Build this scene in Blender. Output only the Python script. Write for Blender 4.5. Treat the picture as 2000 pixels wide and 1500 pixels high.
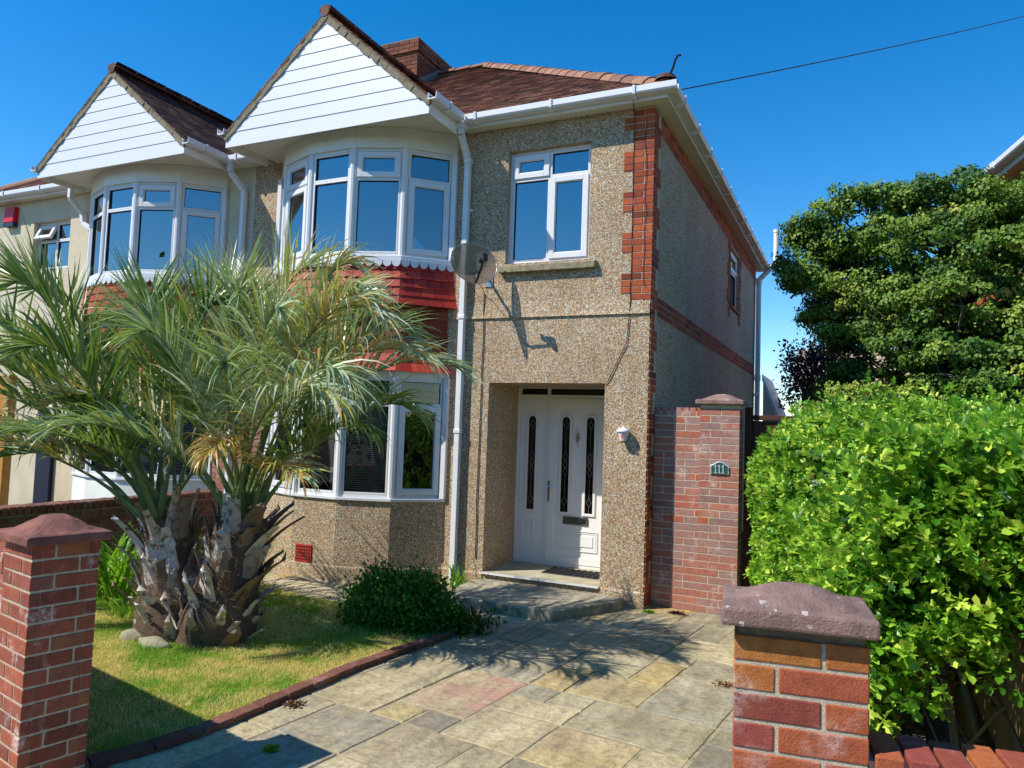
import bpy, math, random
import numpy as np
from mathutils import Vector, Matrix
R_ = math.radians
sc = bpy.context.scene
for o in list(bpy.data.objects): bpy.data.objects.remove(o)
COL = sc.collection

# ------------------------------------------------------------ camera, sky, sun, exposure
cam = bpy.data.cameras.new('camera'); co = bpy.data.objects.new('camera', cam); COL.objects.link(co)
CP = Vector((2.006, -7.7237, 1.8311)); yaw, pit, rol, FPX = -0.4369, 0.0594, 0.0348, 1450.77
fw = Vector((math.sin(yaw)*math.cos(pit), math.cos(yaw)*math.cos(pit), math.sin(pit)))
rt = Vector((math.cos(yaw), -math.sin(yaw), 0)); up = rt.cross(fw)
r2 = rt*math.cos(rol)+up*math.sin(rol); u2 = -rt*math.sin(rol)+up*math.cos(rol)
mw = Matrix((r2, u2, -fw)).transposed().to_4x4(); mw.translation = CP; co.matrix_world = mw
cam.sensor_fit = 'HORIZONTAL'; cam.sensor_width = 36; cam.lens = FPX/2000*36
cam.clip_start = .05; cam.clip_end = 2000
sc.camera = co

SUN = Vector((-1.05, -1.0, 1.53)).normalized()
W = bpy.data.worlds.new("World"); sc.world = W; W.use_nodes = True
nt = W.node_tree; bg = nt.nodes['Background']
sky = nt.nodes.new('ShaderNodeTexSky'); sky.sky_type = 'NISHITA'; sky.sun_disc = False
sky.sun_elevation = math.asin(SUN.z); sky.sun_rotation = math.atan2(SUN.x, SUN.y)
sky.air_density = 1.0; sky.dust_density = .0; sky.ozone_density = 3.5; sky.altitude = 0
hs = nt.nodes.new('ShaderNodeHueSaturation'); hs.inputs['Saturation'].default_value = 1.40; hs.inputs['Value'].default_value = .82
nt.links.new(sky.outputs[0], hs.inputs['Color']); nt.links.new(hs.outputs[0], bg.inputs[0])
bg.inputs[1].default_value = .15
sl = bpy.data.lights.new('sun', 'SUN'); sl.energy = 3.9; sl.angle = R_(.5); sl.color = (1, .93, .82)
so = bpy.data.objects.new('sun', sl); COL.objects.link(so); so.rotation_euler = (-SUN).to_track_quat('-Z', 'Y').to_euler()
sc.view_settings.view_transform = 'Standard'; sc.view_settings.look = 'None'
sc.view_settings.exposure = .66; sc.view_settings.gamma = 1
rnd = random.Random(11); nr = np.random.default_rng(5)

# ------------------------------------------------------------ mesh helpers
class MB:
    def __init__(s): s.v = []; s.f = []; s.c = []; s.cuts = []
    def cut(s): s.cuts.append((len(s.v), len(s.f)))   # what follows becomes an object of its own
    def add(s, vs, fs, c=None):
        b = len(s.v); s.v += [tuple(p) for p in vs]
        c = c if c is not None else (rnd.random(), rnd.random(), rnd.random())
        for f in fs: s.f.append([b+i for i in f]); s.c.append(c)
    def obox(s, o, U, V, Wd, c=None):
        o = Vector(o); U = Vector(U); V = Vector(V); Wd = Vector(Wd)
        if U.cross(V).dot(Wd) < 0: U, V = V, U
        p = [o, o+U, o+U+V, o+V, o+Wd, o+U+Wd, o+U+V+Wd, o+V+Wd]
        s.add(p, [(3,2,1,0),(4,5,6,7),(0,1,5,4),(1,2,6,5),(2,3,7,6),(3,0,4,7)], c)
    def box(s, x0, x1, y0, y1, z0, z1, c=None):
        s.obox((x0,y0,z0), (x1-x0,0,0), (0,y1-y0,0), (0,0,z1-z0), c)
    def quad(s, a, b, c_, d, c=None): s.add([a,b,c_,d], [(0,1,2,3)], c)
    def prism(s, poly, d, c=None):
        n = len(poly); d = Vector(d); P = [Vector(p) for p in poly]
        s.add(P+[p+d for p in P], [tuple(range(n))[::-1], tuple(range(n, 2*n))]+[(i,(i+1)%n,(i+1)%n+n,i+n) for i in range(n)], c)
    def tube(s, path, r, n=8, c=None, caps=True):
        P = [Vector(p) for p in path]; rs = r if isinstance(r, (list, tuple)) else [r]*len(P)
        vs = []; prev = None
        for i, p in enumerate(P):
            t = (P[min(i+1, len(P)-1)]-P[max(i-1, 0)]).normalized()
            a = prev if prev is not None else (Vector((0,0,1)) if abs(t.z) < .9 else Vector((1,0,0)))
            a = (a-t*a.dot(t)).normalized(); prev = a; b = t.cross(a)
            for k in range(n):
                q = 2*math.pi*k/n; vs.append(p+(a*math.cos(q)+b*math.sin(q))*rs[i])
        fs = [(i*n+k, i*n+(k+1)%n, (i+1)*n+(k+1)%n, (i+1)*n+k) for i in range(len(P)-1) for k in range(n)]
        if caps: fs += [tuple(range(n))[::-1], tuple(range((len(P)-1)*n, len(P)*n))]
        s.add(vs, fs, c)
    def lathe(s, o, prof, ax=(0,0,1), n=16, a0=0, a1=2*math.pi, c=None):
        o = Vector(o); ax = Vector(ax).normalized(); x = ax.orthogonal().normalized(); y = ax.cross(x); vs = []
        m = len(prof); closed = abs(a1-a0-2*math.pi) < 1e-4; k_ = n if closed else n+1
        for i in range(k_):
            q = a0+(a1-a0)*i/n
            for r, h in prof: vs.append(o+ax*h+(x*math.cos(q)+y*math.sin(q))*r)
        fs = [(i*m+j, ((i+1)%k_)*m+j, ((i+1)%k_)*m+j+1, i*m+j+1) for i in range(n) for j in range(m-1)]
        s.add(vs, fs, c)
    def build(s, name, mat, parent=None, smooth=False, bevel=0, seg=1):
        if s.cuts:
            cs = [(0, 0)]+s.cuts+[(len(s.v), len(s.f))]; o = None
            for (v0, f0), (v1, f1) in zip(cs[:-1], cs[1:]):
                if f1 <= f0: continue
                q = MB(); q.v = s.v[v0:v1]; q.f = [[i-v0 for i in f] for f in s.f[f0:f1]]; q.c = s.c[f0:f1]; o = q.build(name, mat, parent, smooth, bevel, seg)
            return o
        me = bpy.data.meshes.new(name); me.from_pydata(s.v, [], s.f)
        ca = me.color_attributes.new('col', 'FLOAT_COLOR', 'CORNER')
        ls = np.array([len(f) for f in s.f]); arr = np.repeat(np.array(s.c, dtype=np.float32).reshape(-1, 3), ls, axis=0)
        ca.data.foreach_set('color', np.hstack([arr, np.ones((len(arr), 1), np.float32)]).ravel())
        return link(name, me, mat, parent, smooth, bevel, seg)
def link(name, me, mat, parent=None, smooth=False, bevel=0, seg=1):
    me.materials.append(mat)
    if smooth: me.polygons.foreach_set('use_smooth', [True]*len(me.polygons))
    me.update()
    o = bpy.data.objects.new(name, me); COL.objects.link(o)
    if parent is not None: setp(o, parent)
    if bevel:
        b = o.modifiers.new('bevel', 'BEVEL'); b.width = bevel; b.segments = seg; b.limit_method = 'ANGLE'; b.angle_limit = R_(40)
    return o
def wm(o): return wm(o.parent) @ o.matrix_parent_inverse @ o.matrix_basis if o.parent else o.matrix_basis.copy()
def setp(o, p): o.parent = p; o.matrix_parent_inverse = wm(p).inverted()
def tag(o, label=None, cat=None, group=None, kind=None):
    if label: o['label'] = label
    if cat: o['category'] = cat
    if group: o['group'] = group
    if kind: o['kind'] = kind
    return o
def thing(name, label, cat, loc=(0,0,0), group=None):
    o = bpy.data.objects.new(name, None); COL.objects.link(o); o.location = loc; o.empty_display_size = .2
    return tag(o, label, cat, group)
def lit(*a): return tuple(a)

def cloud(name, mat, tmplV, tmplF, pos, X, Y, Z, size, rn=None, parent=None):
    """many copies of a small leaf template joined to ONE mesh; pos,X,Y,Z (n,3), size (n,) or (n,3)"""
    pos = np.asarray(pos, np.float32); n = len(pos); T = np.asarray(tmplV, np.float32); m = len(T)
    size = np.asarray(size, np.float32)
    if size.ndim == 1: size = np.repeat(size[:, None], 3, 1)
    v = pos[:, None, :]+T[None, :, 0:1]*size[:, None, 0:1]*X[:, None, :]+T[None, :, 1:2]*size[:, None, 1:2]*Y[:, None, :]+T[None, :, 2:3]*size[:, None, 2:3]*Z[:, None, :]
    v = v.reshape(-1, 3); lens = [len(f) for f in tmplF]; flat = np.array([i for f in tmplF for i in f])
    li = (flat[None, :]+(np.arange(n)*m)[:, None]).ravel()
    me = bpy.data.meshes.new(name); me.vertices.add(len(v)); me.vertices.foreach_set('co', v.astype(np.float32).ravel())
    me.loops.add(len(li)); me.loops.foreach_set('vertex_index', li.astype(np.int32))
    L = np.tile(lens, n); st = np.concatenate([[0], np.cumsum(L)[:-1]])
    me.polygons.add(len(L)); me.polygons.foreach_set('loop_start', st.astype(np.int32)); me.polygons.foreach_set('loop_total', L.astype(np.int32))
    me.update(calc_edges=True)
    ca = me.color_attributes.new('col', 'FLOAT_COLOR', 'CORNER')
    if rn is None: rn = nr.random((n, 3))
    a = np.repeat(np.asarray(rn, np.float32), len(flat), axis=0)
    ca.data.foreach_set('color', np.hstack([a, np.ones((len(a), 1), np.float32)]).ravel().astype(np.float32))
    return link(name, me, mat, parent)
def unit(a): return a/np.maximum(np.linalg.norm(a, axis=-1, keepdims=True), 1e-9)
def frames(n, D, jitter=.5, roll=True):
    """leaf axes: Y along D jittered, Z normal, X side"""
    Yv = unit(D+nr.normal(0, jitter, (n, 3))); A = nr.normal(0, 1, (n, 3)); Xv = unit(np.cross(Yv, A)); Zv = np.cross(Xv, Yv)
    return Xv, Yv, Zv

# ------------------------------------------------------------ material helpers
GAIN = 1.32
def srgb(h, gain=None):
    h = h.lstrip('#'); c = [int(h[i:i+2], 16)/255 for i in (0, 2, 4)]
    return tuple(min(.9, (x/12.92 if x <= .04045 else ((x+.055)/1.055)**2.4)*(gain or GAIN)) for x in c)+(1,)
class Mt:
    def __init__(s, name):
        s.m = bpy.data.materials.new(name); s.m.use_nodes = True; s.t = s.m.node_tree; s.b = s.t.nodes['Principled BSDF']
        s.tc = s.t.nodes.new('ShaderNodeTexCoord')
    def n(s, ty, **kw):
        x = s.t.nodes.new('ShaderNode'+ty)
        for k, v in kw.items():
            if k in x.inputs: 
                if isinstance(v, bpy.types.NodeSocket): s.t.links.new(v, x.inputs[k])
                else: x.inputs[k].default_value = v
            else: setattr(x, k, v)
        return x
    def l(s, a, b): s.t.links.new(a, b)
    def co(s, scale=None):
        if scale is None: return s.tc.outputs['Object']
        mp = s.n('Mapping'); s.l(s.tc.outputs['Object'], mp.inputs[0]); mp.inputs['Scale'].default_value = scale if isinstance(scale, tuple) else (scale,)*3
        return mp.outputs[0]
    def noise(s, sc_, det=4, rough=.55, vec=None): return s.n('TexNoise', Vector=vec or s.co(), Scale=sc_, Detail=det, Roughness=rough)
    def ramp(s, fac, stops, interp='LINEAR'):
        r = s.n('ValToRGB'); s.l(fac, r.inputs[0]); e = r.color_ramp; e.interpolation = interp
        while len(e.elements) > 1: e.elements.remove(e.elements[-1])
        for i, (p, c) in enumerate(stops):
            x = e.elements[0] if i == 0 else e.elements.new(p)
            x.position = p; x.color = srgb(c) if isinstance(c, str) else (tuple(c)+(1,) if len(c) == 3 else c)
        return r.outputs[0]
    def mix(s, fac, a, b, mode='MIX'):
        x = s.n('Mix', data_type='RGBA', blend_type=mode)
        for k, v in ((0, fac), (6, a), (7, b)):
            if isinstance(v, bpy.types.NodeSocket): s.l(v, x.inputs[k])
            else: x.inputs[k].default_value = v if k == 0 else (srgb(v) if isinstance(v, str) else tuple(v)[:3]+(1,))
        return x.outputs[2]
    def math(s, op, a, b=0.5, c=None):
        x = s.n('Math', operation=op)
        for k, v in ((0, a), (1, b), (2, c)):
            if v is None: continue
            if isinstance(v, bpy.types.NodeSocket): s.l(v, x.inputs[k])
            else: x.inputs[k].default_value = v
        return x.outputs[0]
    def attr(s, ch=0):
        a = s.n('Attribute', attribute_name='col'); sp = s.n('SeparateColor'); s.l(a.outputs['Color'], sp.inputs[0]); return sp.outputs[ch]
    def base(s, c): 
        if isinstance(c, bpy.types.NodeSocket): s.l(c, s.b.inputs['Base Color'])
        else: s.b.inputs['Base Color'].default_value = srgb(c) if isinstance(c, str) else tuple(c)[:3]+(1,)
    def rough(s, v, spec=.5): 
        s.b.inputs['Specular IOR Level'].default_value = spec
        if isinstance(v, bpy.types.NodeSocket): s.l(v, s.b.inputs['Roughness'])
        else: s.b.inputs['Roughness'].default_value = v
    def bump(s, h, strength=.3, dist=.01, prev=None):
        b = s.n('Bump', Strength=strength, Distance=dist); s.l(h, b.inputs['Height'])
        if prev is not None: s.l(prev, b.inputs['Normal'])
        s.l(b.outputs[0], s.b.inputs['Normal']); return b.outputs[0]

def m_dash(name, dark=1.0, tone=0):
    m = Mt(name); v = m.n('TexVoronoi', Vector=m.co(), Scale=82, feature='F1'); v2 = m.n('TexVoronoi', Vector=m.co(), Scale=82, feature='F2')
    sp = m.n('SeparateColor'); m.l(v.outputs['Color'], sp.inputs[0])
    st = [(0,'#8c7560'),(.14,'#bc9f7e'),(.30,'#d8b994'),(.46,'#eccba4'),(.58,'#d8a56c'),(.66,'#f2dcc2'),(.78,'#bfa68e'),(.88,'#f6e4d0'),(1,'#9c8674')]
    c = m.ramp(sp.outputs[0], st, 'CONSTANT')
    gap = m.math('SUBTRACT', v2.outputs['Distance'], v.outputs['Distance'])
    g = m.ramp(gap, [(0,(0,0,0)),(.28,(1,1,1))])
    c = m.mix(g, '#6c5742', c)
    big = m.noise(.9, 5); c = m.mix(m.ramp(big.outputs[0], [(.3,(0,0,0)),(.7,(1,1,1))]), c, m.mix(1.0, c, (.80,.77,.74), 'MULTIPLY'))
    drt = m.noise(3.5, 6, .7, m.co((1,1,.25))); c = m.mix(m.ramp(drt.outputs[0], [(.5,(0,0,0)),(.78,(.5,.5,.5))]), c, '#80694c')
    m.base(c); m.rough(.75, .3)
    m.bump(m.math('MINIMUM', gap, .35), .8, .014); return m.m
def m_brick(name, stops, effl=0, bump=.25, scale=1):
    m = Mt(name); c = m.ramp(m.attr(0), stops)
    n1 = m.noise(26, 6, .6); c = m.mix(m.ramp(n1.outputs[0], [(.3,(0,0,0)),(.75,(.55,.55,.55))]), c, m.mix(1., c, '#8e7f78', 'MULTIPLY'))
    n3 = m.noise(160, 3, .7); c = m.mix(m.ramp(n3.outputs[0], [(.35,(0,0,0)),(.75,(.35,.35,.35))]), c, '#3d2520')
    if effl:
        n2 = m.noise(5, 7, .7); n5 = m.noise(60, 4, .7); f = m.math('MULTIPLY', m.ramp(n2.outputs[0], [(.55,(0,0,0)),(.7,(1,1,1))]), m.ramp(n5.outputs[0], [(.35,(0,0,0)),(.65,(1,1,1))]))
        c = m.mix(m.math('MULTIPLY', f, effl), c, '#d8d0cc')
    m.base(c); m.rough(.85, .25)
    m.bump(n3.outputs[0], bump, .006); return m.m
def m_plain(name, col, rough=.6, noise=.12, nscale=12, bump=0, bscale=80, spec=.4, dark=None, metal=0):
    m = Mt(name); c0 = srgb(col) if isinstance(col, str) else tuple(col)[:3]+(1,)
    d = dark or tuple(x*.55 for x in c0[:3]); n = m.noise(nscale, 6, .65)
    c = m.mix(m.math('MULTIPLY', m.ramp(n.outputs[0], [(.35,(0,0,0)),(.75,(1,1,1))]), min(1, noise*3)), c0, d)
    m.base(c); m.rough(rough, spec); m.b.inputs['Metallic'].default_value = metal
    if bump: m.bump(m.noise(bscale, 4, .7).outputs[0], bump, .01)
    return m.m
def m_upvc(name='white_plastic', col=(.70,.71,.73), dirt=.35):
    m = Mt(name); n = m.noise(3.2, 7, .7); n2 = m.noise(40, 4, .6, m.co((1,1,.12)))
    f = m.math('MULTIPLY', m.ramp(n.outputs[0], [(.48,(0,0,0)),(.8,(1,1,1))]), m.ramp(n2.outputs[0], [(.4,(0,0,0)),(.8,(1,1,1))]))
    m.base(m.mix(m.math('MULTIPLY', f, dirt), col, (.34,.31,.25))); m.rough(.32, .45); m.bump(m.noise(300, 2).outputs[0], .05, .002); return m.m
def m_leaf(name, stops, trans=.45, tcol='#9fc832', rough=.45, noise=None, spec=.35):
    m = Mt(name); c = m.ramp(m.attr(0), stops)
    if noise: c = m.mix(m.ramp(m.noise(noise[0], 3).outputs[0], [(noise[1],(0,0,0)),(noise[2],(1,1,1))]), c, noise[3])
    m.base(c); m.rough(rough, spec)
    tr = m.n('BsdfTranslucent'); m.l(m.mix(.6, c, tcol), tr.inputs[0]); mx = m.n('MixShader'); mx.inputs[0].default_value = trans
    m.l(m.b.outputs[0], mx.inputs[1]); m.l(tr.outputs[0], mx.inputs[2]); m.l(mx.outputs[0], m.t.nodes['Material Output'].inputs[0]); return m.m
def m_glass(name, ior=3.3, tint=(.55,.62,.66)):
    m = Mt(name); tr = m.n('BsdfTransparent'); tr.inputs[0].default_value = tint+(1,)
    gl = m.n('BsdfGlossy'); gl.inputs['Roughness'].default_value = .0; gl.inputs[0].default_value = (1,1,1,1)
    w = m.noise(1.3, 1); bp = m.n('Bump', Strength=.03, Distance=.02); m.l(w.outputs[0], bp.inputs['Height']); m.l(bp.outputs[0], gl.inputs['Normal'])
    fr = m.n('Fresnel', IOR=ior); mx = m.n('MixShader'); m.l(fr.outputs[0], mx.inputs[0]); m.l(tr.outputs[0], mx.inputs[1]); m.l(gl.outputs[0], mx.inputs[2])
    m.l(mx.outputs[0], m.t.nodes['Material Output'].inputs[0]); return m.m

M = {}
M['dash'] = m_dash('pebbledash')
RED = [(0,'#6b3626'),(.2,'#8d442c'),(.45,'#a35232'),(.7,'#ae5c38'),(.9,'#9a4830'),(1,'#7a4034')]
M['quoin'] = m_brick('red_brick', RED)
M['gatebrick'] = m_brick('gate_brick', [(0,'#7c4038'),(.25,'#99503c'),(.5,'#a55a38'),(.68,'#ab7038'),(.85,'#9a5040'),(1,'#8c4440')], .35, .5)
M['pillbrick'] = m_brick('worn_brick', [(0,'#75453a'),(.3,'#93503c'),(.6,'#a05a42'),(.85,'#8d5548'),(1,'#a06a42')], .95, .4)
M['wallbrick'] = m_brick('garden_brick', [(0,'#8a6a66'),(.2,'#9c7c76'),(.4,'#a36a5a'),(.6,'#ad7462'),(.8,'#94746e'),(1,'#ad5b3f')], .6)
M['stackbrick'] = m_brick('chimney_brick', [(0,'#4d332b'),(.4,'#6b4232'),(.8,'#7c4c38'),(1,'#553a30')])
M['pierbrick'] = m_brick('pale_brick', [(0,'#8f6a5c'),(.5,'#a37a68'),(1,'#8a5a4c')], .4)
M['mortar'] = m_plain('mortar', '#b5ab96', .95, .35, 30, .6, 220)
M['mortar_dark'] = m_plain('old_mortar', '#7c7462', .95, .4, 20, .6, 150)
M['joint'] = m_plain('joint_mortar', '#a1957a', .95, .6, 8, .6, 150, dark=srgb('#57503f')[:3])
M['verge'] = m_plain('verge_mortar', '#7b7260', .95, .5, 14, .6, 120)
M['upvc'] = m_upvc(); M['board'] = m_upvc('white_board', (.70,.715,.74), .25); M['cream_pvc'] = m_upvc('cream_plastic', (.74,.73,.67), .5)
M['door_white'] = m_upvc('door_white', (.82,.82,.80), .12)
M['soffit'] = m_upvc('soffit_board', (.72,.70,.62), .6)
M['bargrey'] = m_plain('grey_metal', '#8f9296', .35, .1, metal=.8)
M['chrome'] = m_plain('chrome', '#b9bcc0', .2, .05, metal=1)
M['black'] = m_plain('black_plastic', '#1b1d20', .45, .2)
M['cable'] = m_plain('black_cable', '#22201e', .6)
M['glass'] = m_glass('glass'); M['glass_low'] = m_glass('ground_floor_glass', 1.6, (.86,.88,.88))
M['leadglass'] = m_plain('dark_door_glass', '#0b0c0e', .04, .0, spec=.6)
M['lead'] = m_plain('lead_strip', '#83878a', .4, .1, metal=.6)
M['room_dark'] = m_plain('painted_room_dark', '#15161a', .9, .3, 2)  # near-black colour stands in for the darkness of unlit rooms behind glass
M['blind'] = m_plain('blind_slat', '#a9afb5', .6, .05)
M['blind_dark'] = m_plain('grey_blind_slat', '#777b80', .6, .05)
M['curtain'] = m_plain('net_curtain', '#e2e8ea', .9, .2, 30)
M['cream'] = m_plain('cream_render', '#b9b09a', .9, .25, 2.2, .35, 160, dark=srgb('#9d9477')[:3])
M['white_render'] = m_plain('white_render', '#cfd2cc', .9, .2, 3, .3, 140, dark=srgb('#a9aaa0')[:3])
M['stone'] = m_plain('sill_stone', '#93896f', .95, .5, 14, .7, 200, dark=srgb('#4f4a3c')[:3])
M['concrete'] = m_plain('step_concrete', '#a39b86', .95, .5, 9, .8, 120, dark=srgb('#4c493e')[:3])
M['porch'] = m_plain('porch_floor', '#a39c84', .8, .4, 5, .2, 90)
M['cap'] = m_plain('red_coping', '#8b7068', .95, .5, 11, .9, 130, dark=srgb('#55453f')[:3])
M['capred'] = m_plain('worn_red_coping', '#85584c', .95, .5, 10, .9, 110, dark=srgb('#4a302e')[:3])
M['timber'] = m_plain('brown_fence', '#4b2b22', .8, .4, 5, .3, 60)
M['fence2'] = m_plain('tan_fence', '#84694b', .85, .5, 4, .4, 50)
M['postwood'] = m_plain('yellow_timber', '#b07b2e', .6, .3, 6, .2, 40)
M['navy'] = m_plain('navy_paint', '#10162e', .4)
M['redbox'] = m_plain('red_plastic', '#b81420', .4, .1)
M['bluebox'] = m_plain('dark_blue_plastic', '#1b2440', .4, .1)
M['rock'] = m_plain('pale_stone', '#8e8c74', .95, .5, 12, .8, 60)
M['asphalt'] = m_plain('asphalt', (.05,.05,.052), .95, .3, 30, .6, 300)
M['pave'] = m_plain('pavement_slabs', '#8b877c', .95, .3, 6, .4, 160)
M['soil'] = m_plain('soil', '#4c4130', .98, .5, 5, .8, 60)
M['terracotta'] = m_plain('red_vent', '#a1261f', .7, .2, 20)
M['plaque'] = m_plain('green_enamel', '#1f4d45', .3, .15, 20)
M['pewter'] = m_plain('pewter', '#b5bcbf', .35, .2, 30, metal=.5)
# painted red hanging tiles, roof tiles
def m_tile(name, stops, moss=0, rough=.8, spec=.3, lichen=None):
    m = Mt(name); c = m.ramp(m.attr(0), stops)
    n = m.noise(45, 5, .65); c = m.mix(m.ramp(n.outputs[0], [(.35,(0,0,0)),(.75,(.6,.6,.6))]), c, m.mix(1., c, '#6f625c', 'MULTIPLY'))
    if moss: c = m.mix(m.math('MULTIPLY', m.ramp(m.noise(2.2, 6, .7).outputs[0], [(.5,(0,0,0)),(.72,(1,1,1))]), moss), c, '#6e5636')
    if lichen: c = m.mix(m.ramp(m.noise(14, 4, .7).outputs[0], [(.62,(0,0,0)),(.72,(.7,.7,.7))]), c, lichen)
    m.base(c); m.rough(rough, spec); m.bump(n.outputs[0], .35, .01); return m.m
M['rooftile'] = m_tile('clay_roof_tile', [(0,'#402a24'),(.3,'#5f4034'),(.6,'#754c3f'),(.85,'#8a5a49'),(1,'#9a7560')], .7, lichen='#7b6a58')
M['darktile'] = m_tile('dark_roof_tile', [(0,'#241716'),(.4,'#39241f'),(.75,'#4a2d27'),(1,'#5f463c')], .4, lichen='#7d6f62')
M['ridge'] = m_tile('ridge_tile', [(0,'#745648'),(.4,'#88624f'),(.8,'#966f5c'),(1,'#7f5e50')], .7, lichen='#a9977f')
M['darkridge'] = m_tile('dark_ridge_tile', [(0,'#4a2c26'),(.5,'#5d3a31'),(1,'#6b4a3f')], .4, lichen='#8d7f6e')
M['redtile'] = m_tile('painted_red_tile', [(0,'#8f2016'),(.5,'#a82c1b'),(1,'#b83c22')], 0, .55, .45)
M['browntile'] = m_tile('brown_hung_tile', [(0,'#6b3020'),(.5,'#7c3a28'),(1,'#8a4630')], .3)  # brown tone for the middle rows of hung tiles
M['orangetile'] = m_tile('orange_hung_tile', [(0,'#8d3f2a'),(.5,'#a04c30'),(1,'#8a3328')], .2)

# ------------------------------------------------------------ brick and tile generators
def brickface(mb, o, U, Nn, length, rows, z0, pattern='stretch', proud=.007, start=0, course=.075, jt=.010, deep=.012, bl=.215, inset=None):
    """bricks on a vertical face: o corner (left end seen from outside), U along, Nn outward"""
    o = Vector(o); U = Vector(U).normalized(); Nn = Vector(Nn).normalized()
    for r in range(rows):
        zz = z0+r*course
        l0, l1 = (0, length) if inset is None else inset(r)
        x = l0; k = r+start; first = True
        while x < l1-.02:
            if pattern == 'stretch': L = bl if not (first and k % 2) else bl/2-.005
            elif pattern == 'flemish': L = bl if (k % 2 == 0) else .1025; k += 1 if not first else 0; k = k
            elif pattern == 'pillar': L = (bl, l1)[0] if (first and k % 2 == 0) else (.1025 if first else 1)
            elif pattern == 'random': L = rnd.choice((bl, bl, .1025))
            if pattern == 'flemish' : pass
            e = min(x+L, l1)
            if l1-e < .05: e = l1
            a = (rnd.random(), rnd.random(), rnd.random()); j = rnd.uniform(-.0012, .0012)
            mb.obox(o+U*x+Nn*(-deep)+Vector((0,0,zz+rnd.uniform(-.0008,.0008))), U*(e-x), Vector((0,0,course-jt)), Nn*(deep+proud+j), a)
            x = e+jt; first = False
            if pattern == 'flemish': pass
def tiles(mb, o, U, V, Nn, nu, nv, w=.165, g=.1, ok=None, th=.012, L=None, jit=.003, clip=None):
    """plain tiles on a slope: o eaves corner, U along eaves, V up the slope, Nn normal"""
    o = Vector(o); U = Vector(U).normalized(); V = Vector(V).normalized(); Nn = Vector(Nn).normalized(); L = L or g*1.5
    for j in range(nv):
        for i in range(-1, nu+1):
            u = (i+(.5 if j % 2 else 0))*w; ue = min(u+w, nu*w); u = max(u, 0.)
            if ue-u < .03: continue
            w_ = ue-u; p = o+U*u+V*(j*g)
            c = p+U*w_/2+V*g/2
            if ok and not ok(c): continue
            d = rnd.uniform(-jit, jit); q = rnd.uniform(0, jit)
            a = p+U*.0015+V*d+Nn*(th+q); b = p+U*(w_-.0015)+V*d+Nn*(th+q+rnd.uniform(-.001,.002)); t1 = b+V*L-Nn*th*1.2; t0 = a+V*L-Nn*th*1.2
            mb.add([a, b, t1, t0, a-Nn*(th+.004), b-Nn*(th+.004)], [(0,1,2,3),(4,5,1,0),(0,3,4),(1,5,2)])
def ridge_run(mb, a, b, r=.11, seg=.3, arc=1.25, up_=(0,0,1)):
    a = Vector(a); b = Vector(b); d = b-a; n = max(1, round(d.length/seg)); t = d.normalized(); s = t.cross(Vector(up_)).normalized(); u = s.cross(t)
    for i in range(n):
        p = a+d*(i/n); q = a+d*((i+1)/n+.03/d.length); rr = r*rnd.uniform(.97,1.04); r2_ = rr*.93; cc = (rnd.random(), rnd.random(), 0); vs = []; K = 8
        for (pt, R1) in ((p, rr), (q, r2_), (p, rr-.016)):
            for k in range(K+1):
                an = -arc+2*arc*k/K; vs.append(pt+s*math.sin(an)*R1+u*(math.cos(an)*R1-r*.55))
        fs = [(k, k+1, K+2+k, K+1+k) for k in range(K)]+[(2*(K+1)+k, 2*(K+1)+k+1, k+1, k) for k in range(K)]
        mb.add(vs, fs, cc)
def wallgrid(mb, xs, zs, solid, y0, y1):
    """solid(i,j) per cell; wall in the xz plane between y0 (outer) and y1"""
    nx, nz = len(xs)-1, len(zs)-1; S = lambda i, j: 0 <= i < nx and 0 <= j < nz and solid(i, j)
    for i in range(nx):
        for j in range(nz):
            if not S(i, j): continue
            a, b, c, d = xs[i], xs[i+1], zs[j], zs[j+1]
            mb.quad((a,y0,c),(b,y0,c),(b,y0,d),(a,y0,d)); mb.quad((b,y1,c),(a,y1,c),(a,y1,d),(b,y1,d))
            if not S(i-1,j): mb.quad((a,y1,c),(a,y0,c),(a,y0,d),(a,y1,d))
            if not S(i+1,j): mb.quad((b,y0,c),(b,y1,c),(b,y1,d),(b,y0,d))
            if not S(i,j-1): mb.quad((a,y0,c),(a,y1,c),(b,y1,c),(b,y0,c))
            if not S(i,j+1): mb.quad((a,y0,d),(b,y0,d),(b,y1,d),(a,y1,d))

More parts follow.
